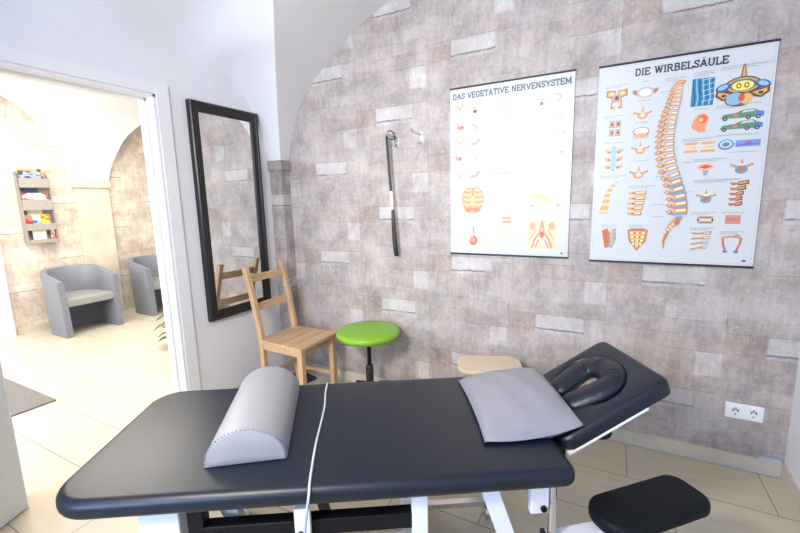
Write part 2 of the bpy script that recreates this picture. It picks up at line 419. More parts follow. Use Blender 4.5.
struct('wall_hall_far', wallpaper('w', (F, -3.4, 0), (0, 1, 0), 5.8, 0, 2.92, .2, tone=1.2, spot=(0, .18), pale=.60), M['stone'])  # same paper, with the hall's bright bloom put into its block colours
bm = bmesh.new(); box(bm, F, LH, 2.34, 2.44, 0, 3.0); struct('wall_hall_right', bm, M['plaster'])
bm = bmesh.new(); box(bm, F, LH, -3.5, -3.4, 0, 3.0); struct('wall_hall_left', bm, M['plaster'])
bm = bmesh.new(); box(bm, LH, L-.001, .0, 2.4, 0, 2.95); struct('wall_hall_near', bm, M['plaster'])
M['pilaster'] = mat('pale stone pilaster', (.62, .55, .45, 1), .7, vary=.14, scale=5, bump=.3, bscale=40)
pil = bpy.data.objects.new('trim_pilaster', None); C.objects.link(pil); pil['kind'] = 'structure'
obj('shaft', B(F, F+.05, HP0+.01, HP1-.01, 0, 1.63), M['pilaster'], pil, bevel=.004)
obj('capital', B(F, F+.075, HP0-.01, HP1+.01, 1.63, 1.704), M['pilaster'], pil, bevel=.004)
bm = bmesh.new(); box(bm, F, F+.012, -.62, HP0, 0, .07); box(bm, F, F+.012, HP1, 2.3, 0, .07); struct('baseboard_hall', bm, M['skirt'])
bm = bmesh.new(); box(bm, F, F+.05, -.74, -.65, 0, 2.05); box(bm, F, F+.05, -1.7, -1.62, 0, 2.05); box(bm, F, F+.02, -1.62, -.74, 0, 2.0); struct('door_2', bm, M['white_paint'])
o = obj('door_mat', B(-4.25, -3.0, -2.3, -1.2, 0, .012), M['mat'], bevel=.003)
tag(o, 'charcoal grey door mat lying on the cream tiles of the hall', 'door mat')

# ------------------------------------------------------------------ armchairs in the hall
def make_armchair():
    t = thing('tub_armchair', '', 'armchair')
    # local: opening towards +x, centre of the front edge at the origin
    HW, D = .302, .60
    def path(off):
        hw, pts = HW-off, []
        for k in range(7): pts.append((-.30*k/6, -hw))
        for k in range(1, 24):
            a = PI*k/24; pts.append((-.30-(D-.30-off)*math.sin(a), -hw*math.cos(a)))
        for k in range(7): pts.append((-.30+.30*k/6, hw))
        return pts
    po, pi_ = path(0), path(.062)
    bm = bmesh.new(); loops = []
    for (a, b) in zip(po, pi_):
        ht = .615+.10*min(1, max(0, -a[0]/.5))
        taper = 1-.0
        o_, i_ = Vector((a[0], a[1], 0)), Vector((b[0], b[1], 0)); m = (o_+i_)/2
        e = .012
        f = .018   # leans out a little towards the top
        out = Vector((a[0]+.30 if a[0] < -.30 else 0, a[1], 0)).normalized()
        prof = [o_, o_+Vector((0,0,ht-.02))+out*f, o_.lerp(i_, .12)+Vector((0,0,ht-.004))+out*f, m+Vector((0,0,ht))+out*f, i_.lerp(o_, .12)+Vector((0,0,ht-.004))+out*f, i_+Vector((0,0,ht-.02))+out*f, i_]
        loops.append([v-out*.02 for v in prof])
    loft(bm, loops, cap=True)
    sh = obj('shell', bm, M['armchair'], t, smooth=True)
    bm = bmesh.new()
    for off, sgn in ((0, 0),):
        tube(bm, [l[2] for l in loops], .0045, 6)
    obj('piping', bm, M['armchair'], sh, smooth=True)
    bm = bmesh.new(); prof = []
    outline = [(-.02, -HW+.068)]+[(x, y) for x, y in path(.066)[2:-2]]+[(-.02, HW-.068)]
    def inset(s): cx = -.27; return [((x-cx)*s+cx, y*s) for x, y in outline]
    loft(bm, [[(x, y, z) for x, y in inset(s)] for s, z in ((.96, .325), (1, .335), (1, .39), (.985, .405), (.94, .415), (.7, .425), (.3, .43))])
    obj('seat', bm, M['armseat'], t, smooth=True)
    return t
a1 = make_armchair(); a1.location = (-4.60, -.165, 0); a1.rotation_euler = (0, 0, 0)
a1['label'] = 'grey tub armchair standing below the magazine rack, left of the pilaster'; a1['group'] = 'grey tub armchairs in the hall'
a2 = dup(a1); a2.location = (-4.60, .755, 0); a2.rotation_euler = (0, 0, 0)
a2['label'] = 'grey tub armchair half cut off by the white door jamb'

# ------------------------------------------------------------------ magazine rack and its papers
rk = thing('magazine_rack', 'taupe metal magazine rack hanging on the hall wall above the armchair', 'magazine rack', (F, -.29, 1.0))
bm = bmesh.new(); box(bm, 0, .012, -.130, .155, 0, .80); obj('back_panel', bm, M['rack'], rk, bevel=.004)
for z, zt in ((.622, .725), (.372, .490), (.147, .222), (.0, .045)):
    bm = bmesh.new()
    box(bm, .012, .085, -.125, .15, z, z+.006); box(bm, .080, .086, -.125, .15, z, zt)
    obj('pocket', bm, M['rack'], rk, bevel=.002)
for y in (-.130, .15):
    bm = bmesh.new()
    v = [bm.verts.new((x, y+dy, z)) for dy in (0, .006) for x, z in ((.0,0),(.095,0),(.095,.10),(.075,.40),(.06,.72),(.0,.80))]
    bm.faces.new(v[:6]); bm.faces.new(v[6:])
    for k in range(6): bm.faces.new((v[k], v[(k+1)%6], v[6+(k+1)%6], v[6+k]))
    obj('side_panel', bm, M['rack'], rk)
def printed(name, cols):
    N = NT(name); tc = N.n('ShaderNodeTexCoord').outputs['Object']
    v = N.n('ShaderNodeTexVoronoi'); N.l(N.mapping(tc, scale=(1, 14, 20)), v.inputs['Vector']); v.inputs['Scale'].default_value = 1.3
    sp = N.n('ShaderNodeSeparateColor'); N.l(v.outputs['Color'], sp.inputs[0])
    r = N.n('ShaderNodeValToRGB'); r.color_ramp.interpolation = 'CONSTANT'; N.l(sp.outputs[0], r.inputs[0])
    e = r.color_ramp.elements
    while len(e) < len(cols): e.new(.5)
    for k, (x, c) in enumerate(zip(e, cols)): x.position = k/len(cols); x.color = c
    N.l(r.outputs[0], N.b.inputs['Base Color']); N.b.inputs['Roughness'].default_value = .35
    return N.m
wht = (.8,.8,.78,1)
mags = [ # y0,y1,z0,z1,x, colours, label
 (-.398,-.165,1.63,1.828,.024,[rgb(225,180,70), rgb(235,200,110), rgb(60,70,90)],'yellow magazine standing behind the dark blue one in the top pocket'),
 (-.403,-.200,1.63,1.806,.058,[rgb(60,72,105), rgb(75,88,120), rgb(150,160,180)],'dark blue magazine at the front of the top rack pocket'),
 (-.370,-.238,1.38,1.622,.024,[rgb(45,55,90), rgb(55,66,100)],'narrow navy booklet behind the red and white magazine'),
 (-.401,-.180,1.38,1.562,.060,[rgb(205,70,60), wht, rgb(225,150,130), rgb(180,60,50), wht],'red and white magazine in the second rack pocket'),
 (-.368,-.230,1.155,1.372,.022,[rgb(190,205,150), wht, rgb(215,215,190)],'pale green and white booklet above the colourful comics'),
 (-.413,-.345,1.155,1.318,.056,[rgb(200,50,50), rgb(220,120,110)],'small red booklet at the left of the third pocket'),
 (-.340,-.270,1.155,1.315,.060,[rgb(60,110,190), rgb(150,190,215), wht],'small blue booklet in the middle of the third pocket'),
 (-.265,-.182,1.155,1.322,.056,[rgb(235,195,50), rgb(240,215,90), rgb(210,120,60)],'small yellow booklet at the right of the third pocket'),
 (-.362,-.238,1.006,1.146,.060,[wht, wht, rgb(200,195,180), rgb(190,205,170)],'white leaflet in the lowest rack pocket'),
 (-.190,-.150,1.006,1.165,.040,[rgb(225,120,130), wht],'pink leaflet at the right end of the lowest pocket')]
for k, (y0, y1, z0, z1, x, cols, lab) in enumerate(mags):
    bm = B(-.003, .003, y0-(y0+y1)/2, y1-(y0+y1)/2, 0, z1-z0)
    o = obj('magazine' if z1-z0 > .14 and y1-y0 > .15 else 'booklet', bm, printed('printed cover %d' % k, cols), bevel=.001)
    o.location = (F+x, (y0+y1)/2, z0+.001); o.rotation_euler = (0, .03, 0)
    tag(o, lab, 'magazine' if 'magazine' in o.name else 'booklet', 'papers in the magazine rack')

# ------------------------------------------------------------------ plant beside the door, in the hall
pl = thing('potted_plant', 'green leafy plant in the hall peeping past the door jamb', 'plant', (-3.1, .07, 0))
bm = bmesh.new(); lathe(bm, [(.085,0),(.10,.01),(.125,.20),(.13,.22),(.118,.22),(.112,.19)]); obj('pot', bm, M['pot'], pl, smooth=True)
bm = bmesh.new(); lathe(bm, [(.0001,.19),(.112,.19),(.112,.195),(.0001,.20)]); obj('soil', bm, M['soil'], pl)
bm = bmesh.new(); bs = bmesh.new(); r2 = random.Random(8)
for k in range(46):
    a = r2.uniform(0, 2*PI); ln = r2.uniform(.16, .34); h = r2.uniform(.10, .36)
    d = Vector((math.cos(a), math.sin(a), 0)); p0 = Vector((0, 0, .2))
    if k < 9:
        a = (-2.5, -2.2, -2.8, -2.35, -2.65, -2.3, -2.55, -2.1, -2.4)[k]; d = Vector((math.cos(a), math.sin(a), 0)); ln = (.30,.33,.34,.26,.36,.31,.28,.30,.35)[k]; h = (.24,.12,.05,.30,.18,.0,-.06,-.03,.08)[k]
    p1 = d*ln*.6+Vector((0,0,.22+h)); p2 = d*ln+Vector((0,0,.16+h*.8))
    tube(bs, crspline([p0, p1*.7+Vector((0,0,.07)), p1], 4), .0025, 5)
    s = Vector((-d.y, d.x, 0))
    for q in range(3):
        c = p1.lerp(p2, q/2); w = .030 if k > 8 else .045; n = Vector((0,0,1))
        dd = (p2-p1).normalized(); l2 = .085
        vs = [c, c+dd*l2*.35+s*w+n*.004, c+dd*l2*.8+s*w*.6, c+dd*l2*1.1-n*.01, c+dd*l2*.8-s*w*.6, c+dd*l2*.35-s*w+n*.004]
        mid = bm.verts.new(c+dd*l2*.5-n*.006); V = [bm.verts.new(v) for v in vs]
        for i in range(6): bm.faces.new((V[i], V[(i+1)%6], mid))
obj('stem', bs, M['leaf'], pl); obj('foliage', bm, M['leaf'], pl)

# ------------------------------------------------------------------ wall mirror
mr = thing('wall_mirror', 'tall wall mirror in a black wooden frame beside the door', 'mirror', (L, -.472, .612))
y0, y1, z0, z1 = -.272, .268, 0, 1.418
prof = [(0,0),(.0,.034),(.006,.040),(.020,.040),(.026,.034),(.058,.030),(.066,.022),(.066,0)]
bm = bmesh.new()
loft(bm, [[(x, a, b) for a, b in ((y0+i, z0+i), (y1-i, z0+i), (y1-i, z1-i), (y0+i, z1-i))] for i, x in prof], wrap=True)
obj('frame', bm, M['mirror_frame'], mr)
obj('glass', B(.004, .020, y0+.060, y1-.060, z0+.060, z1-.060), M['glass_mirror'], mr)

# ------------------------------------------------------------------ pine chair
ch = thing('pine_chair', 'unpainted pine chair with a slatted back standing below the mirror', 'chair', (-1.405, -.385, 0))
def C_(x, y, z): return Vector((x+1.405, y+.385, z))
BL, BR_, FLg, FR = (-1.572, -.537), (-1.572, -.214), (-1.212, -.558), (-1.229, -.212)
for (x, y), (tx, ty) in ((BL, (-1.694, -.528)), (BR_, (-1.688, -.190))):
    bm = bmesh.new()
    loops = []
    for px, py, pz in ((x+.012, y, 0), (x, y, .20), (x-.002, y, .43), (x-.010, y+(ty-y)*.1, .50), (x+(tx-x)*.55, y+(ty-y)*.5, .76), (tx-.004, ty, .962)):
        d = .021 if pz < .6 else .018
        loops.append([C_(px+a*.019, py+b*.0175, pz) for a, b in ((-1,-1),(1,-1),(1,1),(-1,1))])
    loft(bm, loops); obj('rear_post', bm, M['pine_z'], ch, bevel=.004)
for x, y in (FLg, FR):
    bm = bmesh.new(); a = C_(x, y, 0); box(bm, a.x-.019, a.x+.019, a.y-.019, a.y+.019, 0, .438)
    obj('leg', bm, M['pine_z'], ch, bevel=.003)
for z, xo, h in ((.872, -1.664, .05), (.672, -1.634, .05)):
    bm = bmesh.new()
    pts = [C_(xo-.018*math.sin(PI*k/8), -.525+(.325)*k/8, z) for k in range(9)]
    for k in range(8): pass
    loft(bm, [[p+Vector((-.009,0,-h/2)), p+Vector((.009,0,-h/2)), p+Vector((.005,0,h/2)), p+Vector((-.013,0,h/2))] for p in pts])
    obj('back_slat', bm, M['pine_y'], ch, bevel=.003)
for p0, p1, mt in ((BL, FLg, 'pine_x'), (BR_, FR, 'pine_x'), (FLg, FR, 'pine_y'), (BL, BR_, 'pine_y')):
    bm = bmesh.new(); bar(bm, C_(*p0, .415), C_(*p1, .415), .018, .045); obj('seat_rail', bm, M[mt], ch)
for p0, p1, z, mt in ((BL, FLg, .15, 'pine_x'), (BR_, FR, .15, 'pine_x'), (BL, BR_, .20, 'pine_y')):
    bm = bmesh.new(); bar(bm, C_(*p0, z), C_(*p1, z), .016, .026); obj('stretcher', bm, M[mt], ch)
bm = bmesh.new()
n = 4
def seat_pt(u, v, z): return C_(-1.590+.398*u, (-.556+.354*v)*(1-u)+(-.581+.392*v)*u, z)
for k in range(n):
    ta_, tb_ = k/n+.004*(k > 0), (k+1)/n-.004*(k < n-1)
    vs = [bm.verts.new(seat_pt(u, v, z)) for z in (.438, .460) for u, v in ((ta_, 0), (tb_, 0), (tb_, 1), (ta_, 1))]
    for f in ((0,3,2,1),(4,5,6,7),(0,1,5,4),(1,2,6,5),(2,3,7,6),(3,0,4,7)): bm.faces.new([vs[i] for i in f])
obj('seat', bm, M['pine_y'], ch, bevel=.003)

# dark blue foot mat under the chair
o = obj('foot_board', B(-.12, .10, -.10, .10, 0, .022), M['navy'], bevel=.008); o.location = (-1.60, -.175, 0); o.rotation_euler = (0, 0, -.25)
tag(o, 'dark blue flat board lying on the floor beneath the pine chair', 'foot board')

# ------------------------------------------------------------------ green stool
gs = thing('swivel_stool', 'round apple green swivel stool on a black stem beside the pine chair', 'stool', (-.895, -.24, 0))
bm = bmesh.new(); lathe(bm, [(.001,.478),(.182,.478),(.204,.484),(.214,.498),(.216,.512),(.210,.525),(.194,.533),(.13,.538),(.001,.540)], 64); obj('seat', bm, M['green'], gs, smooth=True)
bm = bmesh.new(); lathe(bm, [(.10,.470),(.10,.478),(.02,.478)], 24); lathe(bm, [(.014,.25),(.014,.475)], 20); obj('stem', bm, M['metal_black'], gs, smooth=True)
bm = bmesh.new(); lathe(bm, [(.02,.09),(.026,.105),(.026,.27),(.021,.28),(.014,.285)], 24); obj('gas_lift_cover', bm, M['plastic_black'], gs, smooth=True)
for k in range(5):
    a = math.radians(79+72*k); d = Vector((math.cos(a), math.sin(a), 0)); R_ = .200
    bm = bmesh.new(); tube(bm, [d*.01+Vector((0,0,.105)), d*.10+Vector((0,0,.112)), d*R_+Vector((0,0,.082))], [.022, .018, .013], 8, sy=.7); f = obj('foot_arm', bm, M['metal_black'], gs, smooth=True)
    bm = bmesh.new(); s = Vector((-d.y, d.x, 0)); c = d*R_+Vector((0,0,.0285))
    tube(bm, [c-s*.016, c-s*.014, c+s*.014, c+s*.016], [.022,.028,.028,.022], 18); tube(bm, [c, c+Vector((0,0,.055))], .009, 8)
    obj('caster', bm, M['plastic_black'], f, smooth=True)

# ------------------------------------------------------------------ small birch stool behind the pillow
bs_ = thing('birch_stool', 'low pale birch stool with rounded seat standing behind the grey pillow', 'stool', (-.062, -.255, 0), math.radians(20))
bm = bmesh.new(); slab(bm, -.178, .182, -.125, .125, .075, .418, .440, .006); obj('seat', bm, M['birch'], bs_, smooth=True)
for sx in (-1, 1):
    for sy in (-1, 1):
        bm = bmesh.new(); bar(bm, (sx*.150, sy*.105, 0), (sx*.140, sy*.095, .42), .03, .022, up=(0, 1, 0)); obj('leg', bm, M['birch_edge'], bs_, bevel=.003)
for sx in (-1, 1):
    bm = bmesh.new(); bar(bm, (sx*.142, -.10, .39), (sx*.142, .10, .39), .018, .04); obj('rail', bm, M['birch_edge'], bs_)

# ------------------------------------------------------------------ treatment table
TA = math.radians(31.5)
tt = thing('treatment_table', 'dark navy padded treatment table with raised headrest and white steel frame', 'massage table', (-.12, -1.35, 0), TA)
bm = bmesh.new(); slab(bm, -.955, .556, -.262, .418, [.12, .045, .03, .11], .541, .602, .027, n=10); obj('main_pad', bm, M['vinyl_black'], tt, smooth=True)
obj('pad_board', B(-.86, .52, -.20, .36, .525, .541), M['metal_black'], tt)
# head section in its own tilted frame
ta = math.radians(29.4)
hd = bpy.data.objects.new('headrest', None); C.objects.link(hd); hd.parent = tt
def HM(): return Matrix.Translation((.575, 0, .602)) @ Matrix.Rotation(-ta, 4, 'Y')
HMx = HM(); CT = .082
def ell(cx, cy, rx, ry, z, n):
    out = []
    for k in range(n): out.append((cx, cy, rx, ry, z, k))
    return out
NE = 96
def ray_rrect(a, x0, x1, y0, y1, r, cx, cy):
    # point of a rounded rectangle in direction a from (cx, cy): bisection on the signed distance
    hx_, hy_ = (x1-x0)/2, (y1-y0)/2; mx, my = (x0+x1)/2, (y0+y1)/2
    def sd(x, y):
        qx, qy = abs(x-mx)-hx_+r, abs(y-my)-hy_+r
        return math.hypot(max(qx, 0), max(qy, 0))+min(max(qx, qy), 0)-r
    lo, hi = 0, 1.0
    for _ in range(40):
        m = (lo+hi)/2
        if sd(cx+math.cos(a)*m, cy+math.sin(a)*m) < 0: lo = m
        else: hi = m
    return (cx+math.cos(a)*lo, cy+math.sin(a)*lo)
OX, OY = .218, .095
def outer(i, z): return [(*ray_rrect(2*PI*k/NE, -.012+i, .398-i, -.114+i, .283-i, max(.036-i, .008), OX, OY), z) for k in range(NE)]
def inner(i, z): return [(OX+(.120+i)*math.cos(2*PI*k/NE), OY+(.142+i)*math.sin(2*PI*k/NE), z) for k in range(NE)]
T0, e = -.052, .02
loops = [outer(.004, T0)]+[outer(e-e*math.cos(t), -e+e*math.sin(t)) for t in [PI/2*k/5 for k in range(6)]]
loops += [inner(.012-.012*math.sin(t), -.012+.012*math.cos(t)) for t in [PI/2*k/4 for k in range(5)]]
loops += [inner(0, T0)]
bm = bmesh.new(); loft(bm, loops, wrap=True); bmesh.ops.transform(bm, matrix=HMx, verts=bm.verts[:])
hp = obj('head_pad', bm, M['vinyl_black'], tt, smooth=True)
bpy.data.objects.remove(hd)
# horseshoe face cushion
cen = []
for k in range(13): 
    a = -PI*.5+PI*k/12; cen.append((.235+.060*math.cos(a), OY-.002+.078*math.sin(a)))
cen = [(.075, OY-.046), (.12, OY-.058), (.16, OY-.069), (.20, OY-.078)]+cen+[(.20, OY+.074), (.16, OY+.064), (.12, OY+.052), (.075, OY+.038)]
cp = crspline([(x, y, 0) for x, y in cen], 3)
bm = bmesh.new(); loops = []
nn = len(cp)
for i, p in enumerate(cp):
    d = (cp[min(i+1, nn-1)]-cp[max(i-1, 0)]).normalized(); s = Vector((-d.y, d.x, 0))
    en = .55+.45*math.sin(PI/2*min(1, min(i, nn-1-i)/3))
    wr = 1+.035*math.sin(i*2.1)+.03*math.sin(i*3.7+1)
    loops.append([p+s*.050*en*math.cos(2*PI*k/18)*(1 if math.cos(2*PI*k/18) < 0 else 1)+Vector((0,0,1))*(.032*en*wr*math.sin(2*PI*k/18)-.010) for k in range(18)])
loft(bm, loops); bmesh.ops.transform(bm, matrix=HMx, verts=bm.verts[:])
obj('face_cushion', bm, M['vinyl_black'], hp, smooth=True)
bm = bmesh.new()
for y in (-.104, .272):
    box(bm, -.008, .292, y-.008, y+.008, T0-.009, T0, M=HMx)
box(bm, .262, .292, -.104, .272, T0-.009, T0, M=HMx)
obj('head_rail', bm, M['frame_white'], hp, bevel=.002)
obj('hinge_bar', B(.535, .590, -.100, .265, .520, .575), M['metal_black'], tt)
# arm rests
for sgn, nm in ((-1, 'near'), (1, 'far')):
    cy = CT+sgn*.247
    Mt = Matrix.Translation((.852 if sgn < 0 else .80, cy+.008 if sgn < 0 else cy+.02, 0)) @ Matrix.Rotation(math.radians(-sgn*14), 4, 'Z')
    bm = bmesh.new(); slab(bm, -.212, .195, -.084, .084, [.075,.055,.055,.075] if sgn < 0 else [.06,.055,.055,.06], .355, .405, .018, n=8); bmesh.ops.transform(bm, matrix=Mt, verts=bm.verts[:])
    ar = obj('armrest', bm, M['vinyl_arm'], tt, smooth=True)
    bm = bmesh.new(); lathe(bm, [(.0125, .30), (.0125, .545)], 20, .503, CT+sgn*.282); lathe(bm, [(.022,.296),(.022,.30)], 16, .503, CT+sgn*.282)
    obj('armrest_post', bm, M['chrome'], ar, smooth=True)
    bm = bmesh.new(); y = CT+sgn*.282
    bar(bm, (.49, y, .325), (.86, cy, .332), .05, .03); obj('armrest_bracket', bm, M['frame_white'], ar, bevel=.006)
    bm = bmesh.new(); bar(bm, (.478, y, .325), (.492, y, .325), .056, .036); obj('end_cap', bm, M['plastic_black'], ar, bevel=.003)
# under frame, in table coordinates (s, t, z)
for y in (-.20, .36):
    bm = bmesh.new(); box(bm, -.575, .066, y-.02, y+.02, .418, .468); obj('side_bar', bm, M['metal_black'], tt, bevel=.003)
    bm = bmesh.new(); box(bm, -.580, -.535, y-.022, y+.022, .418, .525); obj('hinge_block', bm, M['metal_black'], tt, bevel=.003)
    bm = bmesh.new(); box(bm, .066, .114, y-.025, y+.025, .06, .525); obj('leg', bm, M['frame_white'], tt, bevel=.004)
    bm = bmesh.new(); box(bm, -.712, -.600, y-.025, y+.025, .06, .525); obj('leg', bm, M['frame_white'], tt, bevel=.004)
    bm = bmesh.new(); bar(bm, (.30, y, .53), (.455, y, .07), .03, .052, up=(1, 0, 0)); obj('lifting_arm', bm, M['frame_white'], tt, bevel=.003)
    bm = bmesh.new(); box(bm, .431, .487, y-.012, y+.012, .428, .525); pt = obj('tilt_plate', bm, M['frame_white'], tt, bevel=.003)
    yy = -.214 if y < 0 else .374
    bm = bmesh.new(); tube(bm, [(.470, yy-.006, .447), (.470, yy+.006, .447)], .010, 12); obj('bolt', bm, M['metal_black'], pt, smooth=True)
    bm = bmesh.new(); ys_ = -1 if y < 0 else 1; box(bm, -.273, -.228, y+ys_*.034-.010, y+ys_*.034+.010, .30, .525); br = obj('handset_bracket', bm, M['frame_white'], tt, bevel=.003)
    bm = bmesh.new(); tube(bm, [(-.256, y+ys_*.062, .446), (-.256, y+ys_*.042, .446)], [.009, .011], 14); obj('knob', bm, M['plastic_black'], br, smooth=True)
    bm = bmesh.new(); bar(bm, (-.50, y+.06 if y < 0 else y-.06, .50), (-.36, y+.06 if y < 0 else y-.06, .10), .03, .05, up=(1,0,0)); obj('lifting_arm', bm, M['frame_white'], tt, bevel=.003)
for s in (-.633, .09):
    bm = bmesh.new(); box(bm, s-.024, s+.024, -.18, .34, .47, .52); obj('cross_rail', bm, M['frame_white'], tt, bevel=.003)
    bm = bmesh.new(); box(bm, s-.030, s+.030, -.24, .40, .05, .09); obj('foot_rail', bm, M['frame_white'], tt, bevel=.004)
bm = bmesh.new(); box(bm, -.65, .10, .05, .11, .055, .11); obj('base_beam', bm, M['frame_white'], tt, bevel=.004)
bm = bmesh.new(); tube(bm, [(-.215, -.12, .47), (-.20, .05, .12)], .018, 14); obj('motor_tube', bm, M['metal_black'], tt, smooth=True)
for s, y in ((-.633, -.22), (-.633, .38), (.09, -.22), (.09, .38), (.43, .27)):
    bm = bmesh.new(); tube(bm, [(s-.012, y, .035), (s-.010, y, .035), (s+.010, y, .035), (s+.012, y, .035)], [.028,.035,.035,.028], 22)
    if s > .4: box(bm, .12, .44, y-.015, y+.015, .068, .09)
    else: box(bm, s-.01, s+.01, y-.01, y+.01, .035, .06)
    obj('caster', bm, M['brushed'], tt, smooth=True)

# cable lying across the table
bm = bmesh.new()
pts = crspline([(-.252,.430,.52),(-.250,.4235,.570),(-.246,.408,.597),(-.243,.385,.6065),(-.241,.30,.6065),(-.231,.174,.6065),(-.231,-.05,.6065),(-.226,-.18,.6065),(-.223,-.24,.604),(-.222,-.268,.588),(-.228,-.276,.55),(-.236,-.270,.50),(-.243,-.268,.45),(-.247,-.268,.38),(-.245,-.262,.28),(-.238,-.255,.2)], 6)
tube(bm, pts, .0040, 10)
o = obj('cable', bm, M['cable'], smooth=True); o.location = (-.12, -1.35, 0); o.rotation_euler = (0, 0, TA)
tag(o, 'thin pale grey cable lying across the dark table and hanging over its edge', 'cable')

# half-round bolster
bt = thing('half_round_bolster', 'light grey half-round knee bolster lying across the treatment table', 'bolster', (0, 0, 0))
bt.matrix_world = Matrix.Translation((-.12, -1.35, .6025)) @ Matrix.Identity(4)
bt.location = Vector((-.12, -1.35, .6025))+Matrix.Rotation(TA, 3, 'Z') @ Vector((-.4325, -.128, 0)); bt.rotation_euler = (0, 0, TA+math.radians(5.5))
def halfround(sc, y):
    pts = []; w, h = .121*sc, .109*sc
    off = .109*(1-sc)*.35
    for k in range(33):
        a = PI*k/32; pts.append((w*math.cos(a), y, off+h*math.sin(a)**.92))
    n = 10
    for k in range(1, n): pts.append((-w+2*w*k/n, y, off*1.0+.0))
    return pts
bm = bmesh.new(); loft(bm, [halfround(.985, .002), halfround(1, .008), halfround(1.0, .24), halfround(1, .480), halfround(.985, .486)])
body = obj('cover', bm, M['vinyl_grey'], bt, smooth=True)
M['vinyl_end'] = M['vinyl_grey']
for y, s in ((.0, -1), (.488, 1)):
    bm = bmesh.new(); loft(bm, [halfround(.985, y-s*.002), halfround(.96, y+s*.002), halfround(.8, y+s*.005), halfround(.4, y+s*.007)]); obj('end_panel', bm, M['vinyl_grey'], bt, smooth=True)
    bm = bmesh.new(); P_ = [Vector(p) for p in halfround(.992, y-s*.002)][:33]
    for k in range(0, 64):
        a = PI*(k+.5)/64; c = Vector((.1215*math.cos(a), y-s*.001, .1095*math.sin(a)**.92)); t = Vector((-math.sin(a), 0, math.cos(a)))
        if k % 2: tube(bm, [c-t*.0020, c+t*.0020], .0022, 5)
    obj('seam', bm, M['seam'], bt)

# pillow bridging table and headrest
bm = bmesh.new()
c00, c10, c11, c01 = Vector((.318,-.110,.618)), Vector((.645,-.108,.654)), Vector((.636,.262,.690)), Vector((.328,.352,.614))
n = 28; top, bot = {}, {}
for i in range(n+1):
    for j in range(n+1):
        a, b = -1+2*i/n, -1+2*j/n
        pull = .055
        aa = a*(1-pull*(1-b*b)*abs(a)); bb = b*(1-pull*(1-a*a)*abs(b))
        if b < 0: bb = b*(1+.02*(1-a*a)*abs(b))
        u, v = (aa+1)/2, (bb+1)/2
        p = c00*(1-u)*(1-v)+c10*u*(1-v)+c11*u*v+c01*(1-u)*v
        h = .052*(max(0, (1-a*a))**.42*max(0, (1-b*b))**.42)
        wr = .0018*math.sin(9*a+4*b)+.0015*math.sin(7*b-5*a+1)
        slope = .6035+max(0, (p.x-.575))*math.tan(ta)
        z = p.z-.004-.016*(1-a*a)*max(0, -b)
        t_ = Vector((p.x, p.y, z+h*1.25+wr*(h/.052)))
        edge = (i in (0, n) or j in (0, n))
        b_ = Vector((p.x, p.y, max(slope+.0015, z-h)))
        if edge: b_ = t_.copy(); 
        top[i, j] = bm.verts.new(t_); bot[i, j] = top[i, j] if edge else bm.verts.new(b_)
for i in range(n):
    for j in range(n):
        bm.faces.new((top[i,j], top[i+1,j], top[i+1,j+1], top[i,j+1]))
        q = [bot[i,j], bot[i,j+1], bot[i+1,j+1], bot[i+1,j]]
        bm.faces.new(q)
pts_edge = [top[0, j].co.copy() for j in range(n+1)]
pw = thing('pillow', 'light grey vinyl pillow leaning against the raised headrest', 'pillow', (-.12, -1.35, .602), TA)
for v in bm.verts: v.co.z -= .602
obj('pillow_cover', bm, M['pillow'], pw, smooth=True)
bm = bmesh.new()
tube(bm, [p+Vector((-.001,0,-.602-.001)) for p in pts_edge], .0028, 6)
obj('seam', bm, M['seam'], pw, smooth=True)

# ------------------------------------------------------------------ coat hooks, shoehorn, sockets
def make_hook():
    t = thing('coat_hook', '', 'coat hook', (0, 0, 0), 0, 'nickel coat hooks on the stone wall')
    bm = bmesh.new(); slab(bm, -.012, .012, -.045, .045, .008, 0, .006, .002); bmesh.ops.rotate(bm, verts=bm.verts[:], cent=(0,0,0), matrix=Matrix.Rotation(PI/2, 3, 'X')); obj('back_plate', bm, M['brushed'], t, smooth=True)
    bm = bmesh.new(); tube(bm, crspline([(0,-.004,.020),(0,-.04,.018),(0,-.105,.020),(0,-.145,.030)], 5), [.0065]*16, 10)
    bmesh.ops.create_uvsphere(bm, u_segments=16, v_segments=10, radius=.012, matrix=Matrix.Translation((0,-.148,.031))); obj('upper_arm', bm, M['brushed'], t, smooth=True)
    bm = bmesh.new(); tube(bm, crspline([(0,-.004,-.022),(0,-.018,-.036),(0,-.036,-.032)], 5), [.0065]*11, 10)
    bmesh.ops.create_uvsphere(bm, u_segments=16, v_segments=10, radius=.010, matrix=Matrix.Translation((0,-.038,-.031))); obj('lower_arm', bm, M['brushed'], t, smooth=True)
    return t
h1 = make_hook(); h1.location = (-.765, 0, 1.775); h1['label'] = 'nickel coat hook holding the black shoehorn'
h2 = dup(h1); h2.location = (-.590, 0, 1.778); h2['label'] = 'empty nickel coat hook right of the one with the shoehorn'
sh = thing('shoehorn', 'long black shoehorn with chrome collar hanging from a coat hook', 'shoehorn', (-.765, -.055, 1.80))
def strip(z0, z1, w0, w1, x0, x1, th, curv=0, n=12):
    bm = bmesh.new(); loops = []
    for k in range(n+1):
        t = k/n; z = z0+(z1-z0)*t; w = w0+(w1-w0)*t; x = x0+(x1-x0)*t
        y = -.010*math.sin(PI*t)*curv
        if k == n: w *= .75
        loops.append([(x+w*math.cos(q)*.5, y+th*math.sin(q)*.5+(.006*curv*(math.cos(q)**2)), z) for q in [2*PI*m/12 for m in range(12)]])
    loft(bm, loops); return bm
obj('handle', strip(.0, -.36, .020, .020, -.050, -.028, .010), M['plastic_black'], sh, smooth=True)
obj('collar', strip(-.355, -.475, .022, .022, -.028, -.021, .013), M['brushed'], sh, smooth=True, label='brushed metal collar')
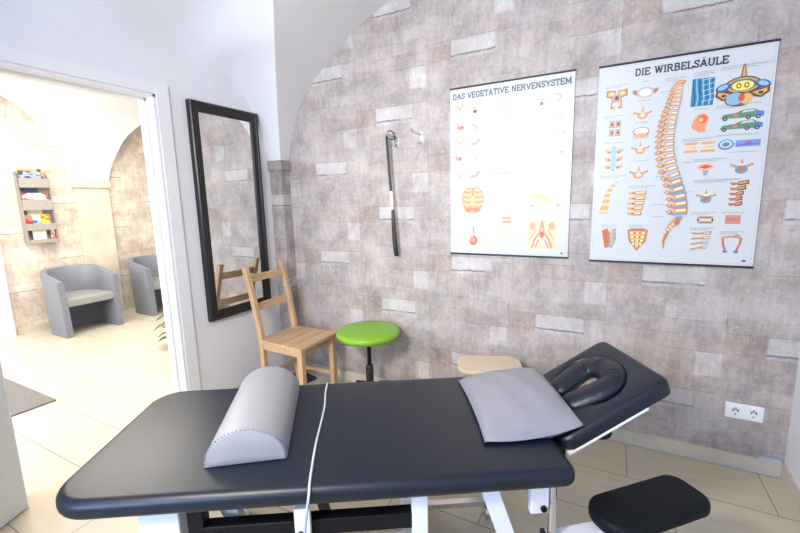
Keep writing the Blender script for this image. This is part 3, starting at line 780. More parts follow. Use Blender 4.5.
obj('blade', strip(-.47, -.79, .024, .040, -.021, -.002, .008, 1), M['plastic_black'], sh, smooth=True)
bm = bmesh.new(); tube(bm, crspline([(-.048,-.006,-.012),(-.040,-.016,.018),(-.012,-.018,.030),(.006,-.004,.012),(.008,.010,-.012),(-.008,.008,-.02),(-.044,.004,-.014)], 5), .0035, 8); obj('hanging_loop', bm, M['plastic_black'], sh, smooth=True)

sk = thing('double_socket', 'white double power socket low on the stone wall', 'power socket', (1.1605, 0, .302))
bm = bmesh.new(); slab(bm, -.0755, .0755, -.040, .040, .006, 0, .010, .003); bmesh.ops.rotate(bm, verts=bm.verts[:], cent=(0,0,0), matrix=Matrix.Rotation(PI/2, 3, 'X')); obj('frame_plate', bm, M['plastic_white'], sk, smooth=True)
for x in (-.0355, .0355):
    bm = bmesh.new(); n_ = 28
    def ring(r, y): return [(x+r*math.cos(2*PI*k/n_), y, r*math.sin(2*PI*k/n_)) for k in range(n_)]
    sq = rrect(x-.027, x+.027, -.027, .027, .004, 0, n=6)
    sq = [(a, -.0125, b) for a, b, _ in sq]
    loft(bm, [[(a, -.009, b) for a, _, b in sq], sq, [(x+.0205*math.cos(math.atan2(b, a-x)), -.0125, .0205*math.sin(math.atan2(b, a-x))) for a, _, b in sq], [(x+.019*math.cos(math.atan2(b, a-x)), -.0105, .019*math.sin(math.atan2(b, a-x))) for a, _, b in sq]])
    ins = obj('socket_insert', bm, M['plastic_white'], sk, smooth=False)
    bm = bmesh.new()
    for dx, dz, r in ((-.0095, 0, .0036), (.0095, 0, .0036)): tube(bm, [(x+dx, -.0108, dz+.002), (x+dx, -.0128, dz+.002)], r, 12)
    for dz in (-.0165, .0165): box(bm, x-.003, x+.003, -.0128, -.0106, dz-.003, dz+.003)
    tube(bm, [(x-.013, -.0108, .009), (x+.013, -.0122, .009)], .0016, 6)
    obj('contact', bm, M['socket_dark'], ins)
# ------------------------------------------------------------------ anatomy charts
class Art:
    """flat printed shapes in chart coordinates: u to the right, v down, metres"""
    def __init__(s): s.bm = bmesh.new(); s.cl = s.bm.loops.layers.float_color.new('col'); s.k = 0
    def poly(s, pts, c, lay=None):
        s.k += 1; y = -.0012-(.00002*s.k if lay is None else lay)
        f = s.bm.faces.new([s.bm.verts.new((u, y, -v)) for u, v in pts])
        for l in f.loops: l[s.cl] = c
    def ell(s, u, v, a, b, c, rot=0, n=18):
        s.poly([(u+a*math.cos(t)*math.cos(rot)-b*math.sin(t)*math.sin(rot), v+a*math.cos(t)*math.sin(rot)+b*math.sin(t)*math.cos(rot)) for t in [2*PI*k/n for k in range(n)]], c)
    def line(s, pts, w, c):
        for (a, b), (d, e) in zip(pts, pts[1:]):
            L_ = math.hypot(d-a, e-b) or 1e-6; nx, ny = -(e-b)/L_*w/2, (d-a)/L_*w/2
            s.poly([(a+nx, b+ny), (d+nx, e+ny), (d-nx, e-ny), (a-nx, b-ny)], c)
    def rect(s, u0, v0, u1, v1, c): s.poly([(u0, v0), (u1, v0), (u1, v1), (u0, v1)], c)
    def caption(s, u0, v, u1, n=1, c=(.30,.31,.33,1), d=.009):
        for k in range(n):
            x = u0
            e = u1-(.3*(u1-u0) if (k == n-1 and n > 1) else 0)
            while x < e:
                w_ = rnd.uniform(.006, .016); s.rect(x, v+k*d, min(x+w_, e), v+k*d+.0024, c); x += w_+.0025
    def cut(s, name, parent): s.done(name, parent); s.__init__()
    def done(s, name, parent):
        bm = s.bm; me = bpy.data.meshes.new(name); bm.to_mesh(me); bm.free(); me.materials.append(M['ink'])
        o = bpy.data.objects.new(name, me); C.objects.link(o); o.parent = parent; return o
GL = { # slab letters: width, strokes, slabs(x, y, halfwidth)
 'D': (.80, [[(.16,0),(.16,1)],[(.16,.94),(.42,.94),(.62,.80),(.68,.5),(.62,.20),(.42,.06),(.16,.06)]], []),
 'I': (.42, [[(.21,0),(.21,1)]], [(.21,.06,.19),(.21,.94,.19)]),
 'E': (.76, [[(.16,0),(.16,1)],[(.04,.94),(.68,.94)],[(.04,.06),(.70,.06)],[(.16,.5),(.50,.5)],[(.66,.94),(.66,.74)],[(.68,.06),(.68,.28)],[(.48,.62),(.48,.38)]], []),
 'W': (1.12, [[(.14,.96),(.34,.04)],[(.34,.04),(.56,.9)],[(.56,.9),(.78,.04)],[(.78,.04),(.98,.96)]], [(.14,.94,.15),(.98,.94,.15),(.56,.94,.13)]),
 'R': (.86, [[(.16,0),(.16,1)],[(.04,.94),(.48,.94),(.62,.84),(.62,.64),(.48,.52),(.16,.52)],[(.44,.52),(.70,.06)]], [(.16,.06,.15),(.74,.06,.12)]),
 'B': (.80, [[(.16,0),(.16,1)],[(.04,.94),(.48,.94),(.60,.84),(.60,.64),(.48,.53),(.16,.53)],[(.48,.53),(.66,.42),(.66,.18),(.50,.06),(.04,.06)]], []),
 'L': (.72, [[(.16,0),(.16,1)],[(.04,.06),(.66,.06)],[(.64,.06),(.64,.32)]], [(.18,.94,.16)]),
 'S': (.72, [[(.60,.70),(.56,.88),(.38,.95),(.18,.88),(.13,.72),(.22,.58),(.48,.46),(.59,.30),(.54,.12),(.36,.05),(.18,.12),(.11,.30)],[(.62,.95),(.62,.68)],[(.10,.05),(.10,.32)]], []),
 'A': (.88, [[(.12,.04),(.44,.96)],[(.44,.96),(.76,.04)],[(.25,.34),(.63,.34)]], [(.12,.06,.13),(.76,.06,.13)]),
 'U': (.88, [[(.18,.96),(.18,.30),(.28,.10),(.44,.05),(.60,.10),(.70,.30),(.70,.96)]], [(.18,.94,.15),(.70,.94,.15)]),
 'V': (.86, [[(.12,.96),(.43,.04)],[(.43,.04),(.74,.96)]], [(.12,.94,.13),(.74,.94,.13)]),
 'G': (.84, [[(.68,.72),(.56,.90),(.40,.95),(.20,.82),(.13,.5),(.20,.18),(.40,.05),(.58,.10),(.68,.24),(.68,.44)],[(.70,.95),(.70,.70)]], [(.66,.45,.16)]),
 'T': (.78, [[(.39,0),(.39,1)],[(.06,.94),(.72,.94)],[(.08,.96),(.08,.70)],[(.70,.96),(.70,.70)]], [(.39,.06,.16)]),
 'N': (.90, [[(.18,0),(.18,1)],[(.18,.96),(.70,.04)],[(.70,0),(.70,1)]], [(.18,.06,.14),(.70,.94,.14),(.14,.94,.12)]),
 'Y': (.84, [[(.12,.96),(.42,.48)],[(.72,.96),(.42,.48)],[(.42,.48),(.42,0)]], [(.12,.94,.13),(.72,.94,.13),(.42,.06,.15)]),
 'M': (1.04, [[(.18,0),(.18,1)],[(.18,.96),(.52,.2)],[(.52,.2),(.86,.96)],[(.86,0),(.86,1)]], [(.18,.06,.15),(.86,.06,.15),(.14,.94,.12),(.90,.94,.12)]),
 ' ': (.45, [], [])}
def title(s, text, u0, u1, vb, h, c, th=.22):
    tot = sum(GL['A' if ch == 'Ä' else ch][0] for ch in text); k = (u1-u0)/tot; x = u0
    for ch in text:
        w_, st, sl = GL['A' if ch == 'Ä' else ch]
        f = lambda p: (x+p[0]*k, vb-p[1]*h)
        for line in st:
            s.line([f(p) for p in line], th*h*.82, c)
            for p in line[1:-1]: s.ell(*f(p), th*h*.41, th*h*.41, c, n=8)
        for (a, b, hw) in sl: s.rect(x+(a-hw)*k, vb-(b+.06)*h, x+(a+hw)*k, vb-(b-.06)*h, c)
        if ch == 'Ä':
            for q in (.30, .58): s.ell(x+q*k, vb-1.17*h, .085*h, .085*h, c, n=10)
        x += w_*k
INK = (.035, .038, .045, 1); ORG = rgb(222, 170, 115); ORD = rgb(190, 122, 72); BONE = rgb(240, 210, 160); PALE = rgb(246, 226, 194)
BLU = rgb(120, 165, 205); BLL = rgb(178, 205, 226); RED = rgb(214, 96, 66); FLE = rgb(240, 178, 140); BRN = rgb(120, 72, 40); GRY = rgb(150, 160, 172)
def poster(name, label, loc, w_, h_):
    t = thing(name, label, 'poster', loc, 0, None)
    for z in (0, -h_):
        bm = bmesh.new(); box(bm, -.003, w_+.003, -.005, .005, z-.006, z+.004); obj('hanging_rail', bm, M['plastic_black'], t, bevel=.002)
    a = Art()
    for (p, q) in (((.010,.012),(w_-.010,.012)), ((w_-.010,.012),(w_-.010,h_-.012)), ((w_-.010,h_-.012),(.010,h_-.012)), ((.010,h_-.012),(.010,.012))):
        a.line([p, q], .0012, (.45,.47,.50,1))
    return t, a
def sheet(t, a, w_, h_):   # paper with its printed border lines and captions
    box(a.bm, 0, w_, -.0011, .0011, -h_, 0, mi=1)
    o = a.done('sheet', t); o.data.materials.append(M['paper'])
def vertebra(A_, u, v, r, kind=0, c=ORG, rot=0):
    """one vertebra seen from above or the front"""
    A_.ell(u, v+r*.35, r*.75, r*.55, ORD); A_.ell(u, v+r*.35, r*.66, r*.46, c)
    A_.ell(u, v+r*.28, r*.42, r*.26, BONE)
    for sg in (-1, 1):
        A_.poly([(u+sg*r*.35, v-r*.1), (u+sg*r*1.35, v-r*.45), (u+sg*r*1.45, v-r*.15), (u+sg*r*.5, v+r*.25)], ORD)
        A_.poly([(u+sg*r*.35, v-r*.12), (u+sg*r*1.25, v-r*.40), (u+sg*r*1.30, v-r*.22), (u+sg*r*.5, v+r*.15)], c)
    if kind: A_.poly([(u-r*.22, v-r*.25), (u, v-r*1.35), (u+r*.22, v-r*.25)], ORD); A_.poly([(u-r*.13, v-r*.25), (u, v-r*1.2), (u+r*.13, v-r*.25)], c)
    A_.ell(u, v-r*.2, r*.30, r*.22, BLL if kind < 2 else PALE)

# --- DIE WIRBELSÄULE
t, a = poster('wall_chart', 'spine anatomy wall chart titled DIE WIRBELSÄULE, the right one of two', (.426, -.009, 2.034), .70, 1.0)
art = a
a = Art(); title(a, 'DIE WIRBELSÄULE', .160, .530, .0685, .0345, INK); a.done('title_lettering', t)
a = Art()
# spine: polyline of the column, bodies to the right, processes to the left
SP = crspline([(.351,.135,0),(.344,.205,0),(.330,.279,0),(.322,.355,0),(.322,.434,0),(.337,.514,0),(.362,.595,0),(.384,.676,0),(.388,.745,0)], 12)
def at(q):
    x = q*(len(SP)-1); i = min(int(x), len(SP)-2); return SP[i].lerp(SP[i+1], x-i), (SP[min(i+1, len(SP)-1)]-SP[max(i-1, 0)]).normalized()
a.line([(p.x-.014-.010*i/len(SP), p.y) for i, p in enumerate(SP)], .013, ORD); a.line([(p.x-.013-.010*i/len(SP), p.y) for i, p in enumerate(SP)], .008, ORG)
nv = 24; acc = 0; tot = sum(.55+.75*k/nv for k in range(nv))
for k in range(nv):
    g = k/(nv-1); step = (.55+.75*k/nv)/tot; q = acc+step/2; acc += step
    p, d = at(q); nrm = Vector((-d.y, d.x, 0)); nrm = -nrm if nrm.x < 0 else nrm
    hw = .012+.020*g; hh = step*.62*.50
    def P(sx, sy, o=0): v_ = p+nrm*(sx+o)+d*sy; return (v_.x, v_.y)
    a.poly([P(-hw, -hh*1.25), P(hw, -hh*1.25), P(hw*1.03, hh*1.1), P(-hw*.9, hh*1.1)], BLL if g < .8 else BLU)
    a.poly([P(-hw*1.05, -hh*.75), P(hw*1.08, -hh*.95), P(hw*1.08, hh*.55), P(-hw*1.05, hh*.7)], ORD)
    a.poly([P(-hw*.95, -hh*.55), P(hw*1.0, -hh*.75), P(hw*.98, hh*.30), P(-hw*.95, hh*.5)], ORG)
    a.poly([P(-hw*.3, -hh*.45), P(hw*.9, -hh*.6), P(hw*.88, hh*.0), P(-hw*.3, hh*.1)], PALE)
    ln = .026+.016*math.sin(PI*min(1, g*1.25)); dr = .012+.010*(1-abs(g-.45)*1.8)
    b0 = P(-hw*.8, -hh*.6); b1 = P(-hw*.8, hh*.6); tip = (b0[0]-ln, b0[1]+dr)
    a.poly([b0, (b0[0]-ln*.6, b0[1]+dr*.15), tip, (b1[0]-ln*.55, b1[1]+dr*.55), b1], ORD)
    a.poly([(b0[0], b0[1]+.002), (b0[0]-ln*.55, b0[1]+dr*.25), (tip[0]+.004, tip[1]-.001), (b1[0]-ln*.45, b1[1]+dr*.35)], ORG)
    a.ell(b0[0]-.004, b0[1]+.003, .006+.002*g, .0045, BONE, .5); a.ell(b0[0]-ln*.45, (b0[1]+b1[1])/2+dr*.3, .004, .003, BLL)
    a.line([(b0[0]-ln*.2, b0[1]), (b0[0]-ln*.3, b1[1]+.003)], .0015, BRN)
# skull base, sacrum, coccyx
a.ell(.350, .126, .021, .010, ORD, -.2); a.ell(.352, .125, .017, .007, ORG, -.2); a.ell(.334, .134, .012, .006, ORG, .4)
a.poly([(.405,.760),(.392,.800),(.372,.812),(.360,.786),(.378,.760)], BLU); a.poly([(.402,.765),(.380,.764),(.350,.800),(.338,.835),(.346,.840),(.366,.812),(.388,.800)], ORD)
a.poly([(.380,.768),(.352,.803),(.336,.842),(.327,.880),(.336,.925),(.340,.925),(.337,.880),(.350,.845),(.368,.812)], ORG)
a.poly([(.352,.812),(.342,.842),(.332,.880),(.338,.920),(.339,.918),(.340,.880),(.352,.845)], ORD)
for q in range(4): a.ell(.372-.011*q, .800+.013*q, .006, .004, PALE, .6)
a.done('spine_drawing', t)
a = Art()
# left column: joints, cervical blocks
for (u, v, r) in ((.086,.165,.038),):
    for sg in (-1, 1):
        a.poly([(u+sg*.004, v-.040), (u+sg*.046, v-.044), (u+sg*.048, v-.012), (u+sg*.022, v-.004), (u+sg*.026, v+.048), (u+sg*.008, v+.046)], ORD)
        a.poly([(u+sg*.006, v-.036), (u+sg*.040, v-.039), (u+sg*.042, v-.017), (u+sg*.018, v-.010), (u+sg*.021, v+.042), (u+sg*.009, v+.040)], ORG)
        a.ell(u+sg*.024, v-.026, .011, .007, BONE); a.ell(u+sg*.012, v+.028, .006, .010, BONE)
    a.ell(u, v-.004, .014, .017, GRY); a.ell(u, v-.004, .008, .010, BRN)
a.cut('neck_joint_drawing', t)
for i in range(2):
    for j in range(2):
        a.rect(.060+.028*i, .272+.042*j, .084+.028*i, .306+.042*j, GRY); a.rect(.063+.028*i, .276+.042*j, .081+.028*i, .302+.042*j, ORG); a.ell(.072+.028*i, .289+.042*j, .005, .008, BRN)
a.cut('joint_cross_drawing', t)
for j in range(3):
    for sg in (-1, 1):
        a.poly([(.088+sg*.008,.418+.040*j),(.088+sg*.044,.412+.040*j),(.088+sg*.040,.428+.040*j),(.088+sg*.020,.436+.040*j)], ORG)
        a.rect(.088+sg*.012-.006, .405+.036*j, .088+sg*.012+.006, .435+.036*j, BLL); a.ell(.088+sg*.020, .430+.038*j, .008, .005, ORD)
a.rect(.081,.400,.094,.522, GRY); a.rect(.084,.405,.091,.515, BLL)
a.cut('ligament_drawing', t)
for v, k_ in ((.150,1),(.250,1),(.332,0),(.420,2),(.540,1)):
    if v == .150:
        a.ell(.210, v, .040, .025, ORG); a.ell(.210, v, .033, .020, BLL); a.ell(.210, v+.001, .024, .018, (.82,.83,.83,1))
        for sg in (-1, 1): a.poly([(.210+sg*.036, v-.012), (.210+sg*.056, v-.016), (.210+sg*.052, v+.002), (.210+sg*.036, v+.010)], ORD)
    elif v == .332:
        a.ell(.204, v+.004, .036, .022, ORD); a.ell(.204, v+.002, .031, .016, (.82,.83,.83,1)); a.ell(.204, v+.022, .034, .010, ORG)
    else: vertebra(a, .205, v, .028 if v < .5 else .030, k_)
    a.cut('vertebra_drawing', t)
# curved sacral profile and lumbar block
cp_ = crspline([(.118,.575,0),(.092,.600,0),(.074,.640,0),(.066,.690,0),(.056,.745,0)], 5)
for k in range(len(cp_)-1): w0 = .006+.020*k/len(cp_); p, q = cp_[k], cp_[k+1]; a.poly([(p.x-w0, p.y), (p.x+w0*.7, p.y), (q.x+w0*.75, q.y), (q.x-w0*1.05, q.y)], ORG if k % 3 else BONE)
a.cut('sacral_profile_drawing', t)
for k in range(5):
    v = .632+.026*k; a.poly([(.196,v),(.248-.004*k,v-.003),(.246-.004*k,v+.018),(.194,v+.020)], ORD); a.poly([(.200,v+.003),(.243-.004*k,v),(.241-.004*k,v+.012),(.200,v+.014)], BONE)
    a.poly([(.200,v+.004),(.165-.002*k,v+.002),(.172,v+.018),(.200,v+.016)], ORG); a.ell(.190, v+.010, .007, .006, ORD)
a.cut('lumbar_drawing', t)
# pelvis piece and sacrum front
a.poly([(.052,.835),(.078,.822),(.092,.850),(.090,.925),(.070,.930)], ORD); a.poly([(.058,.840),(.074,.832),(.083,.852),(.080,.915)], RED); a.poly([(.096,.830),(.118,.822),(.122,.880),(.104,.930),(.088,.922)], GRY)
for k in range(4): a.ell(.106, .842+.021*k, .009, .007, BONE); a.ell(.108, .842+.021*k, .004, .004, BRN)
a.cut('pelvis_drawing', t)
a.poly([(.172,.832),(.192,.822),(.246,.822),(.266,.832),(.258,.890),(.220,.940),(.182,.890)], ORD); a.poly([(.180,.836),(.258,.836),(.250,.885),(.220,.928),(.190,.885)], ORG)
for k in range(4):
    for sg in (-1, 1): a.ell(.219+sg*(.026-.003*k), .846+.020*k, .006, .005, PALE); a.ell(.219+sg*(.012-.001*k), .848+.020*k, .003, .004, BRN)
    a.rect(.214, .840+.020*k, .224, .853+.020*k, BONE)
a.cut('sacrum_drawing', t)
# x-ray like blue panel
a.rect(.400,.118,.486,.243, rgb(60,130,170))
for k in range(7):
    x = .404+.012*k; a.line([(x,.120),(x+.004,.170),(x+.010,.205),(x+.006,.241)], .004, rgb(150,205,225) if k % 2 else rgb(30,85,125))
for k in range(5): a.line([(.440,.128+.024*k),(.484,.120+.024*k)], .003, rgb(170,215,230))
a.cut('blue_tissue_drawing', t)
# large coloured cross-section
cu, cv = .590, .180
a.poly([(cu-.013,cv-.03),(cu-.005,cv-.100),(cu+.004,cv-.100),(cu+.014,cv-.03)], BRN); a.poly([(cu-.008,cv-.03),(cu-.002,cv-.092),(cu+.002,cv-.092),(cu+.009,cv-.03)], rgb(215,170,90))
a.ell(cu, cv-.004, .070, .044, rgb(70,82,105)); a.ell(cu, cv-.010, .060, .032, rgb(205,165,80)); a.ell(cu, cv-.010, .050, .025, rgb(70,110,140))
a.ell(cu, cv-.008, .040, .021, rgb(245,225,110))
for dx in (-.014, .014): a.ell(cu+dx, cv-.008, .009, .012, BRN); a.ell(cu+dx, cv-.008, .005, .007, rgb(245,225,110))
for sg in (-1, 1):
    a.ell(cu+sg*.072, cv-.006, .028, .017, rgb(60,95,150), sg*.35); a.ell(cu+sg*.072, cv-.008, .020, .010, rgb(150,190,225), sg*.35)
    a.poly([(cu+sg*.030,cv+.022),(cu+sg*.095,cv+.004),(cu+sg*.098,cv+.030),(cu+sg*.070,cv+.052),(cu+sg*.040,cv+.044)], BRN)
    a.poly([(cu+sg*.036,cv+.026),(cu+sg*.088,cv+.012),(cu+sg*.088,cv+.026),(cu+sg*.066,cv+.044)], rgb(225,175,95)); a.ell(cu+sg*.066, cv+.030, .010, .007, rgb(70,80,95))
a.ell(cu-.012, cv+.050, .050, .032, BRN); a.ell(cu-.024, cv+.048, .033, .027, rgb(140,180,205)); a.ell(cu+.018, cv+.050, .022, .024, rgb(230,180,110)); a.ell(cu+.000, cv+.044, .012, .017, RED)
a.cut('cross_section_drawing', t)
# head in profile
a.ell(.448, .305, .030, .030, FLE); a.poly([(.420,.300),(.410,.335),(.420,.350),(.436,.356),(.440,.364),(.468,.364),(.470,.330),(.460,.30)], rgb(235,150,110)); a.ell(.452, .302, .021, .020, rgb(225,110,70)); a.ell(.446,.306,.010,.010, rgb(250,190,120))
a.cut('head_drawing', t)
# two old cars used as a picture of load
for v in (.312, .360):
    a.poly([(.520,v),(.530,v-.018),(.575,v-.022),(.600,v-.034),(.640,v-.036),(.655,v-.026),(.672,v-.020),(.672,v-.002),(.655,v+.002)], rgb(95,142,108))
    a.poly([(.645,v-.025),(.676,v-.020),(.676,v),(.650,v+.002)], rgb(95,125,185)); a.poly([(.603,v-.031),(.638,v-.033),(.645,v-.024),(.595,v-.021)], rgb(190,210,200))
    a.ell(.578, v-.012, .010, .006, rgb(225,120,90))
    for x in (.538, .622, .657): a.ell(x, v+.001, .0095, .009, (.05,.05,.06,1)); a.ell(x, v+.001, .0045, .0045, GRY)
    a.cut('car_drawing', t)
# discs
for x in (.417, .483):
    for s_ in (-1, 1): a.poly([(x-.032,.432+s_*.024),(x+.032,.432+s_*.024),(x+.022,.432+s_*.012),(x-.022,.432+s_*.012)], ORG)
    a.rect(x-.021,.424,x+.021,.440,BONE); a.line([(x-.02,.432),(x+.02,.432)],.002,ORD)
    a.cut('disc_drawing', t)
a.ell(.551,.428,.030,.024, rgb(90,130,160)); a.ell(.551,.426,.024,.018, BLL); a.ell(.551,.427,.014,.010, rgb(110,130,150)); a.ell(.551,.431,.007,.005, RED)
a.cut('round_disc_drawing', t)
a.rect(.586,.412,.676,.442, rgb(125,145,210)); a.ell(.632,.427,.012,.010, rgb(150,110,150)); a.line([(.586,.434),(.676,.430)],.003, rgb(70,100,170))
a.cut('nerve_drawing', t)
# small plates
a.poly([(.446,.528),(.462,.512),(.500,.510),(.516,.526),(.500,.540),(.462,.542)], FLE); a.poly([(.455,.525),(.480,.515),(.508,.524),(.480,.534)], RED); a.poly([(.470,.542),(.495,.541),(.488,.565),(.476,.565)], GRY)
a.cut('disc_fan_drawing', t)
vertebra(a, .617, .530, .030, 2, rgb(205,165,95)); a.ell(.617,.545,.024,.019, rgb(110,150,165)); a.ell(.617,.542,.012,.010, RED)
a.cut('vertebra_drawing', t)
vertebra(a, .494, .665, .028, 2, rgb(205,165,95)); a.ell(.494,.680,.022,.017, rgb(120,155,170)); a.ell(.494,.677,.010,.008, RED)
a.cut('vertebra_drawing', t)
for k in range(5):
    v = .600+.024*k; o_ = -.018*math.sin(k*.5); a.poly([(.610+o_*.2,v),(.650+o_,v-.008),(.652+o_,v+.012),(.612+o_*.2,v+.018)], BRN); a.poly([(.614+o_*.2,v+.003),(.646+o_,v-.003),(.646+o_,v+.007),(.614+o_*.2,v+.012)], rgb(215,160,95)); a.poly([(.612,v+.004),(.580,v+.002),(.588,v+.016),(.612,v+.014)], ORD)
a.cut('lumbar_drawing', t)
for s_ in (-1, 1): a.poly([(.468,.778+s_*.017),(.532,.778+s_*.017),(.520,.778+s_*.007),(.480,.778+s_*.007)], rgb(165,130,95))
a.rect(.484,.772,.516,.784, rgb(225,205,170)); a.ell(.472,.778,.004,.010, BRN); a.ell(.528,.778,.004,.010, BRN)
a.cut('disc_drawing', t)
a.rect(.578,.756,.635,.796, rgb(196,120,100))
for k in range(3): a.line([(.58,.763+.012*k),(.633,.763+.012*k)],.0035, (rgb(225,170,140), rgb(160,150,170), rgb(225,170,140))[k])
a.cut('muscle_drawing', t)
for k in range(4):
    v = .836+.023*k; a.poly([(.492,v),(.532-.004*k,v-.004),(.528-.004*k,v+.014),(.490,v+.015)], rgb(190,160,125)); a.poly([(.492,v+.003),(.448,v+.004+.004*k),(.455,v+.014+.003*k),(.492,v+.013)], rgb(205,150,105)); a.rect(.500,v+.002,.522,v+.008, BLL)
a.cut('rib_drawing', t)
for x, s_ in ((.575, 1), (.645, -1)):
    a.line([(x,.862),(x+.004*s_,.895),(x+.014*s_,.925)],.010, rgb(205,115,95)); a.line([(x,.862),(x+.030*s_,.858)],.009, rgb(215,135,110)); a.ell(x+.014*s_,.930,.010,.006, rgb(90,125,190))
a.line([(.605,.858),(.640,.850)],.007, rgb(205,130,110))
a.cut('posture_drawing', t)
a.ell(.664,.972,.009,.006,(.10,.11,.13,1))
a.done('print_mark', t)
for (u0, v, u1, n_) in ((.030,.098,.140,2),(.195,.096,.222,1),(.030,.246,.120,2),(.040,.380,.130,1),(.175,.186,.240,1),(.175,.292,.235,1),(.165,.364,.240,1),(.165,.478,.240,1),(.030,.548,.150,2),(.165,.604,.285,2),(.048,.806,.128,2),(.180,.804,.262,2),(.290,.100,.370,2),(.405,.090,.480,3),(.505,.084,.690,2),(.415,.255,.475,1),(.500,.252,.660,2),(.505,.385,.665,1),(.380,.390,.500,2),(.430,.488,.560,2),(.560,.464,.660,1),(.440,.586,.620,2),(.440,.740,.540,2),(.560,.742,.650,1),(.440,.816,.540,2),(.560,.832,.660,2),(.275,.160,.310,1),(.270,.300,.300,1),(.265,.420,.300,1),(.280,.560,.315,1),(.385,.500,.425,1),(.410,.640,.440,1),(.270,.700,.330,1),(.28,.76,.33,1)):
    art.caption(u0, v, u1, n_)
sheet(t, art, 0.7, 1.0)

# --- DAS VEGETATIVE NERVENSYSTEM
t, a = poster('wall_chart', 'nervous system wall chart titled DAS VEGETATIVE NERVENSYSTEM, the left one of two', (-.388, -.009, 2.041), .70, .998)
for (p, q) in (((.012,.565),(.690,.565)), ((.012,.765),(.250,.765)), ((.460,.765),(.690,.765)), ((.262,.565),(.262,.985)), ((.455,.565),(.455,.985)), ((.012,.168),(.235,.168)), ((.575,.168),(.690,.168)), ((.012,.268),(.235,.268)), ((.575,.268),(.690,.268)), ((.012,.360),(.235,.360)), ((.575,.360),(.690,.360)), ((.012,.452),(.235,.452)), ((.575,.452),(.690,.452))):
    a.line([p, q], .0012, (.62,.63,.65,1))
art = a
a = Art(); title(a, 'DAS VEGETATIVE NERVENSYSTEM', .016, .684, .0655, .0335, (.13,.13,.14,1)); a.done('title_lettering', t)
a = Art(); SK = rgb(240, 208, 180); SKD = rgb(220, 165, 125); YL = rgb(238, 215, 130)
a.ell(.343,.140,.036,.050,SKD); a.ell(.343,.140,.032,.046,SK); a.rect(.326,.180,.360,.215,SK)
a.poly([(.243,.250),(.275,.222),(.328,.205),(.358,.205),(.412,.222),(.446,.250),(.456,.330),(.452,.420),(.436,.420),(.430,.330),(.424,.300),(.420,.400),(.428,.515),(.260,.515),(.268,.400),(.262,.300),(.256,.330),(.250,.420),(.236,.420),(.232,.330)], SK)
a.line([(.232,.420),(.232,.330),(.243,.250),(.275,.222),(.328,.205)],.003,SKD); a.line([(.456,.420),(.456,.330),(.446,.250),(.412,.222),(.358,.205)],.003,SKD)
a.line([(.343,.130),(.343,.505)],.006,YL)
for k in range(16):
    for sg in (-1, 1): a.line([(.343,.215+.018*k),(.343+sg*.05,.225+.018*k+.004*(k%3)),(.343+sg*(.075+.005*(k%2)),.235+.018*k)],.0022,YL if k%2 else rgb(240,190,170))
a.line([(.26,.512),(.43,.512)],.008,rgb(232,150,105)); a.ell(.343,.512,.03,.006,rgb(220,120,80)); a.ell(.343,.118,.020,.018,rgb(245,205,170))
a.cut('torso_drawing', t)
OR = rgb(236, 150, 118); OP = rgb(248, 200, 175)
for i, (u, v) in enumerate(((.062,.115),(.155,.145),(.066,.220),(.153,.235),(.060,.315),(.160,.320),(.056,.402),(.158,.410),(.060,.508),(.160,.512),(.533,.148),(.623,.123),(.628,.222),(.636,.317),(.640,.404),(.637,.519))):
    s_ = 1+.2*math.sin(i*3)
    if i in (1, 10): a.ell(u,v,.026,.013,rgb(235,190,160)); a.ell(u,v,.010,.010,rgb(90,80,75)); a.ell(u,v-.020,.022,.004,rgb(190,150,120)); a.cut('eye_drawing', t); continue
    if i % 4 == 0: a.poly([(u-.028,v-.022),(u-.006,v+.004),(u+.020,v-.028),(u+.028,v-.018),(u+.006,v+.024),(u-.012,v+.020)], OP); a.line([(u-.02,v-.015),(u,v+.015),(u+.02,v-.018)],.005,OR)
    elif i % 4 == 1: a.ell(u,v,.030*s_,.014,OR,-.5); a.ell(u-.006,v-.006,.014,.007,OP,-.5)
    elif i % 4 == 2: a.ell(u-.002,v+.006,.024,.018,OR,.3); a.poly([(u-.016,v-.028),(u+.002,v-.030),(u+.018,v),(u-.010,v+.006)],OP); a.ell(u+.004,v+.008,.010,.008,rgb(220,100,80))
    else: a.ell(u,v-.008,.018,.022,OP); a.line([(u-.014,v-.02),(u+.012,v),(u-.006,v+.025)],.006,OR)
    a.cut('organ_drawing', t)
# brain from below
for r_, c in ((1,rgb(190,120,75)),(.93,rgb(228,175,130))):
    a.ell(.126,.655,.052*r_,.068*r_,c); a.ell(.164,.655,.052*r_,.068*r_,c); a.ell(.145,.705,.060*r_,.042*r_,c)
for k in range(9):
    for sg in (-1,1): a.line([(.145+sg*.010,.600+.015*k),(.145+sg*.030,.606+.015*k),(.145+sg*.058,.598+.015*k)],.0035,rgb(180,110,70) if k%2 else YL)
a.ell(.145,.670,.012,.030,YL); a.line([(.145,.595),(.145,.640)],.004,rgb(120,70,45)); a.ell(.122,.722,.024,.014,rgb(205,140,95)); a.ell(.168,.722,.024,.014,rgb(205,140,95))
a.cut('brain_drawing', t)
# chest
a.poly([(.035,.965),(.040,.865),(.080,.840),(.122,.828),(.122,.790),(.160,.790),(.160,.828),(.202,.840),(.244,.865),(.248,.965)], rgb(250,222,200))
for k in range(6):
    for sg in (-1,1): a.line([(.141+sg*.020,.845+.018*k),(.141+sg*.060,.850+.018*k),(.141+sg*.085,.880+.016*k)],.004,rgb(240,185,140) if k%2 else rgb(170,185,215))
a.ell(.150,.915,.026,.030,rgb(226,120,80),.4); a.ell(.146,.908,.014,.018,rgb(240,160,120),.4); a.line([(.141,.80),(.141,.89)],.008,rgb(170,190,220)); a.line([(.150,.83),(.155,.90)],.007,rgb(225,110,80))
a.cut('chest_drawing', t)
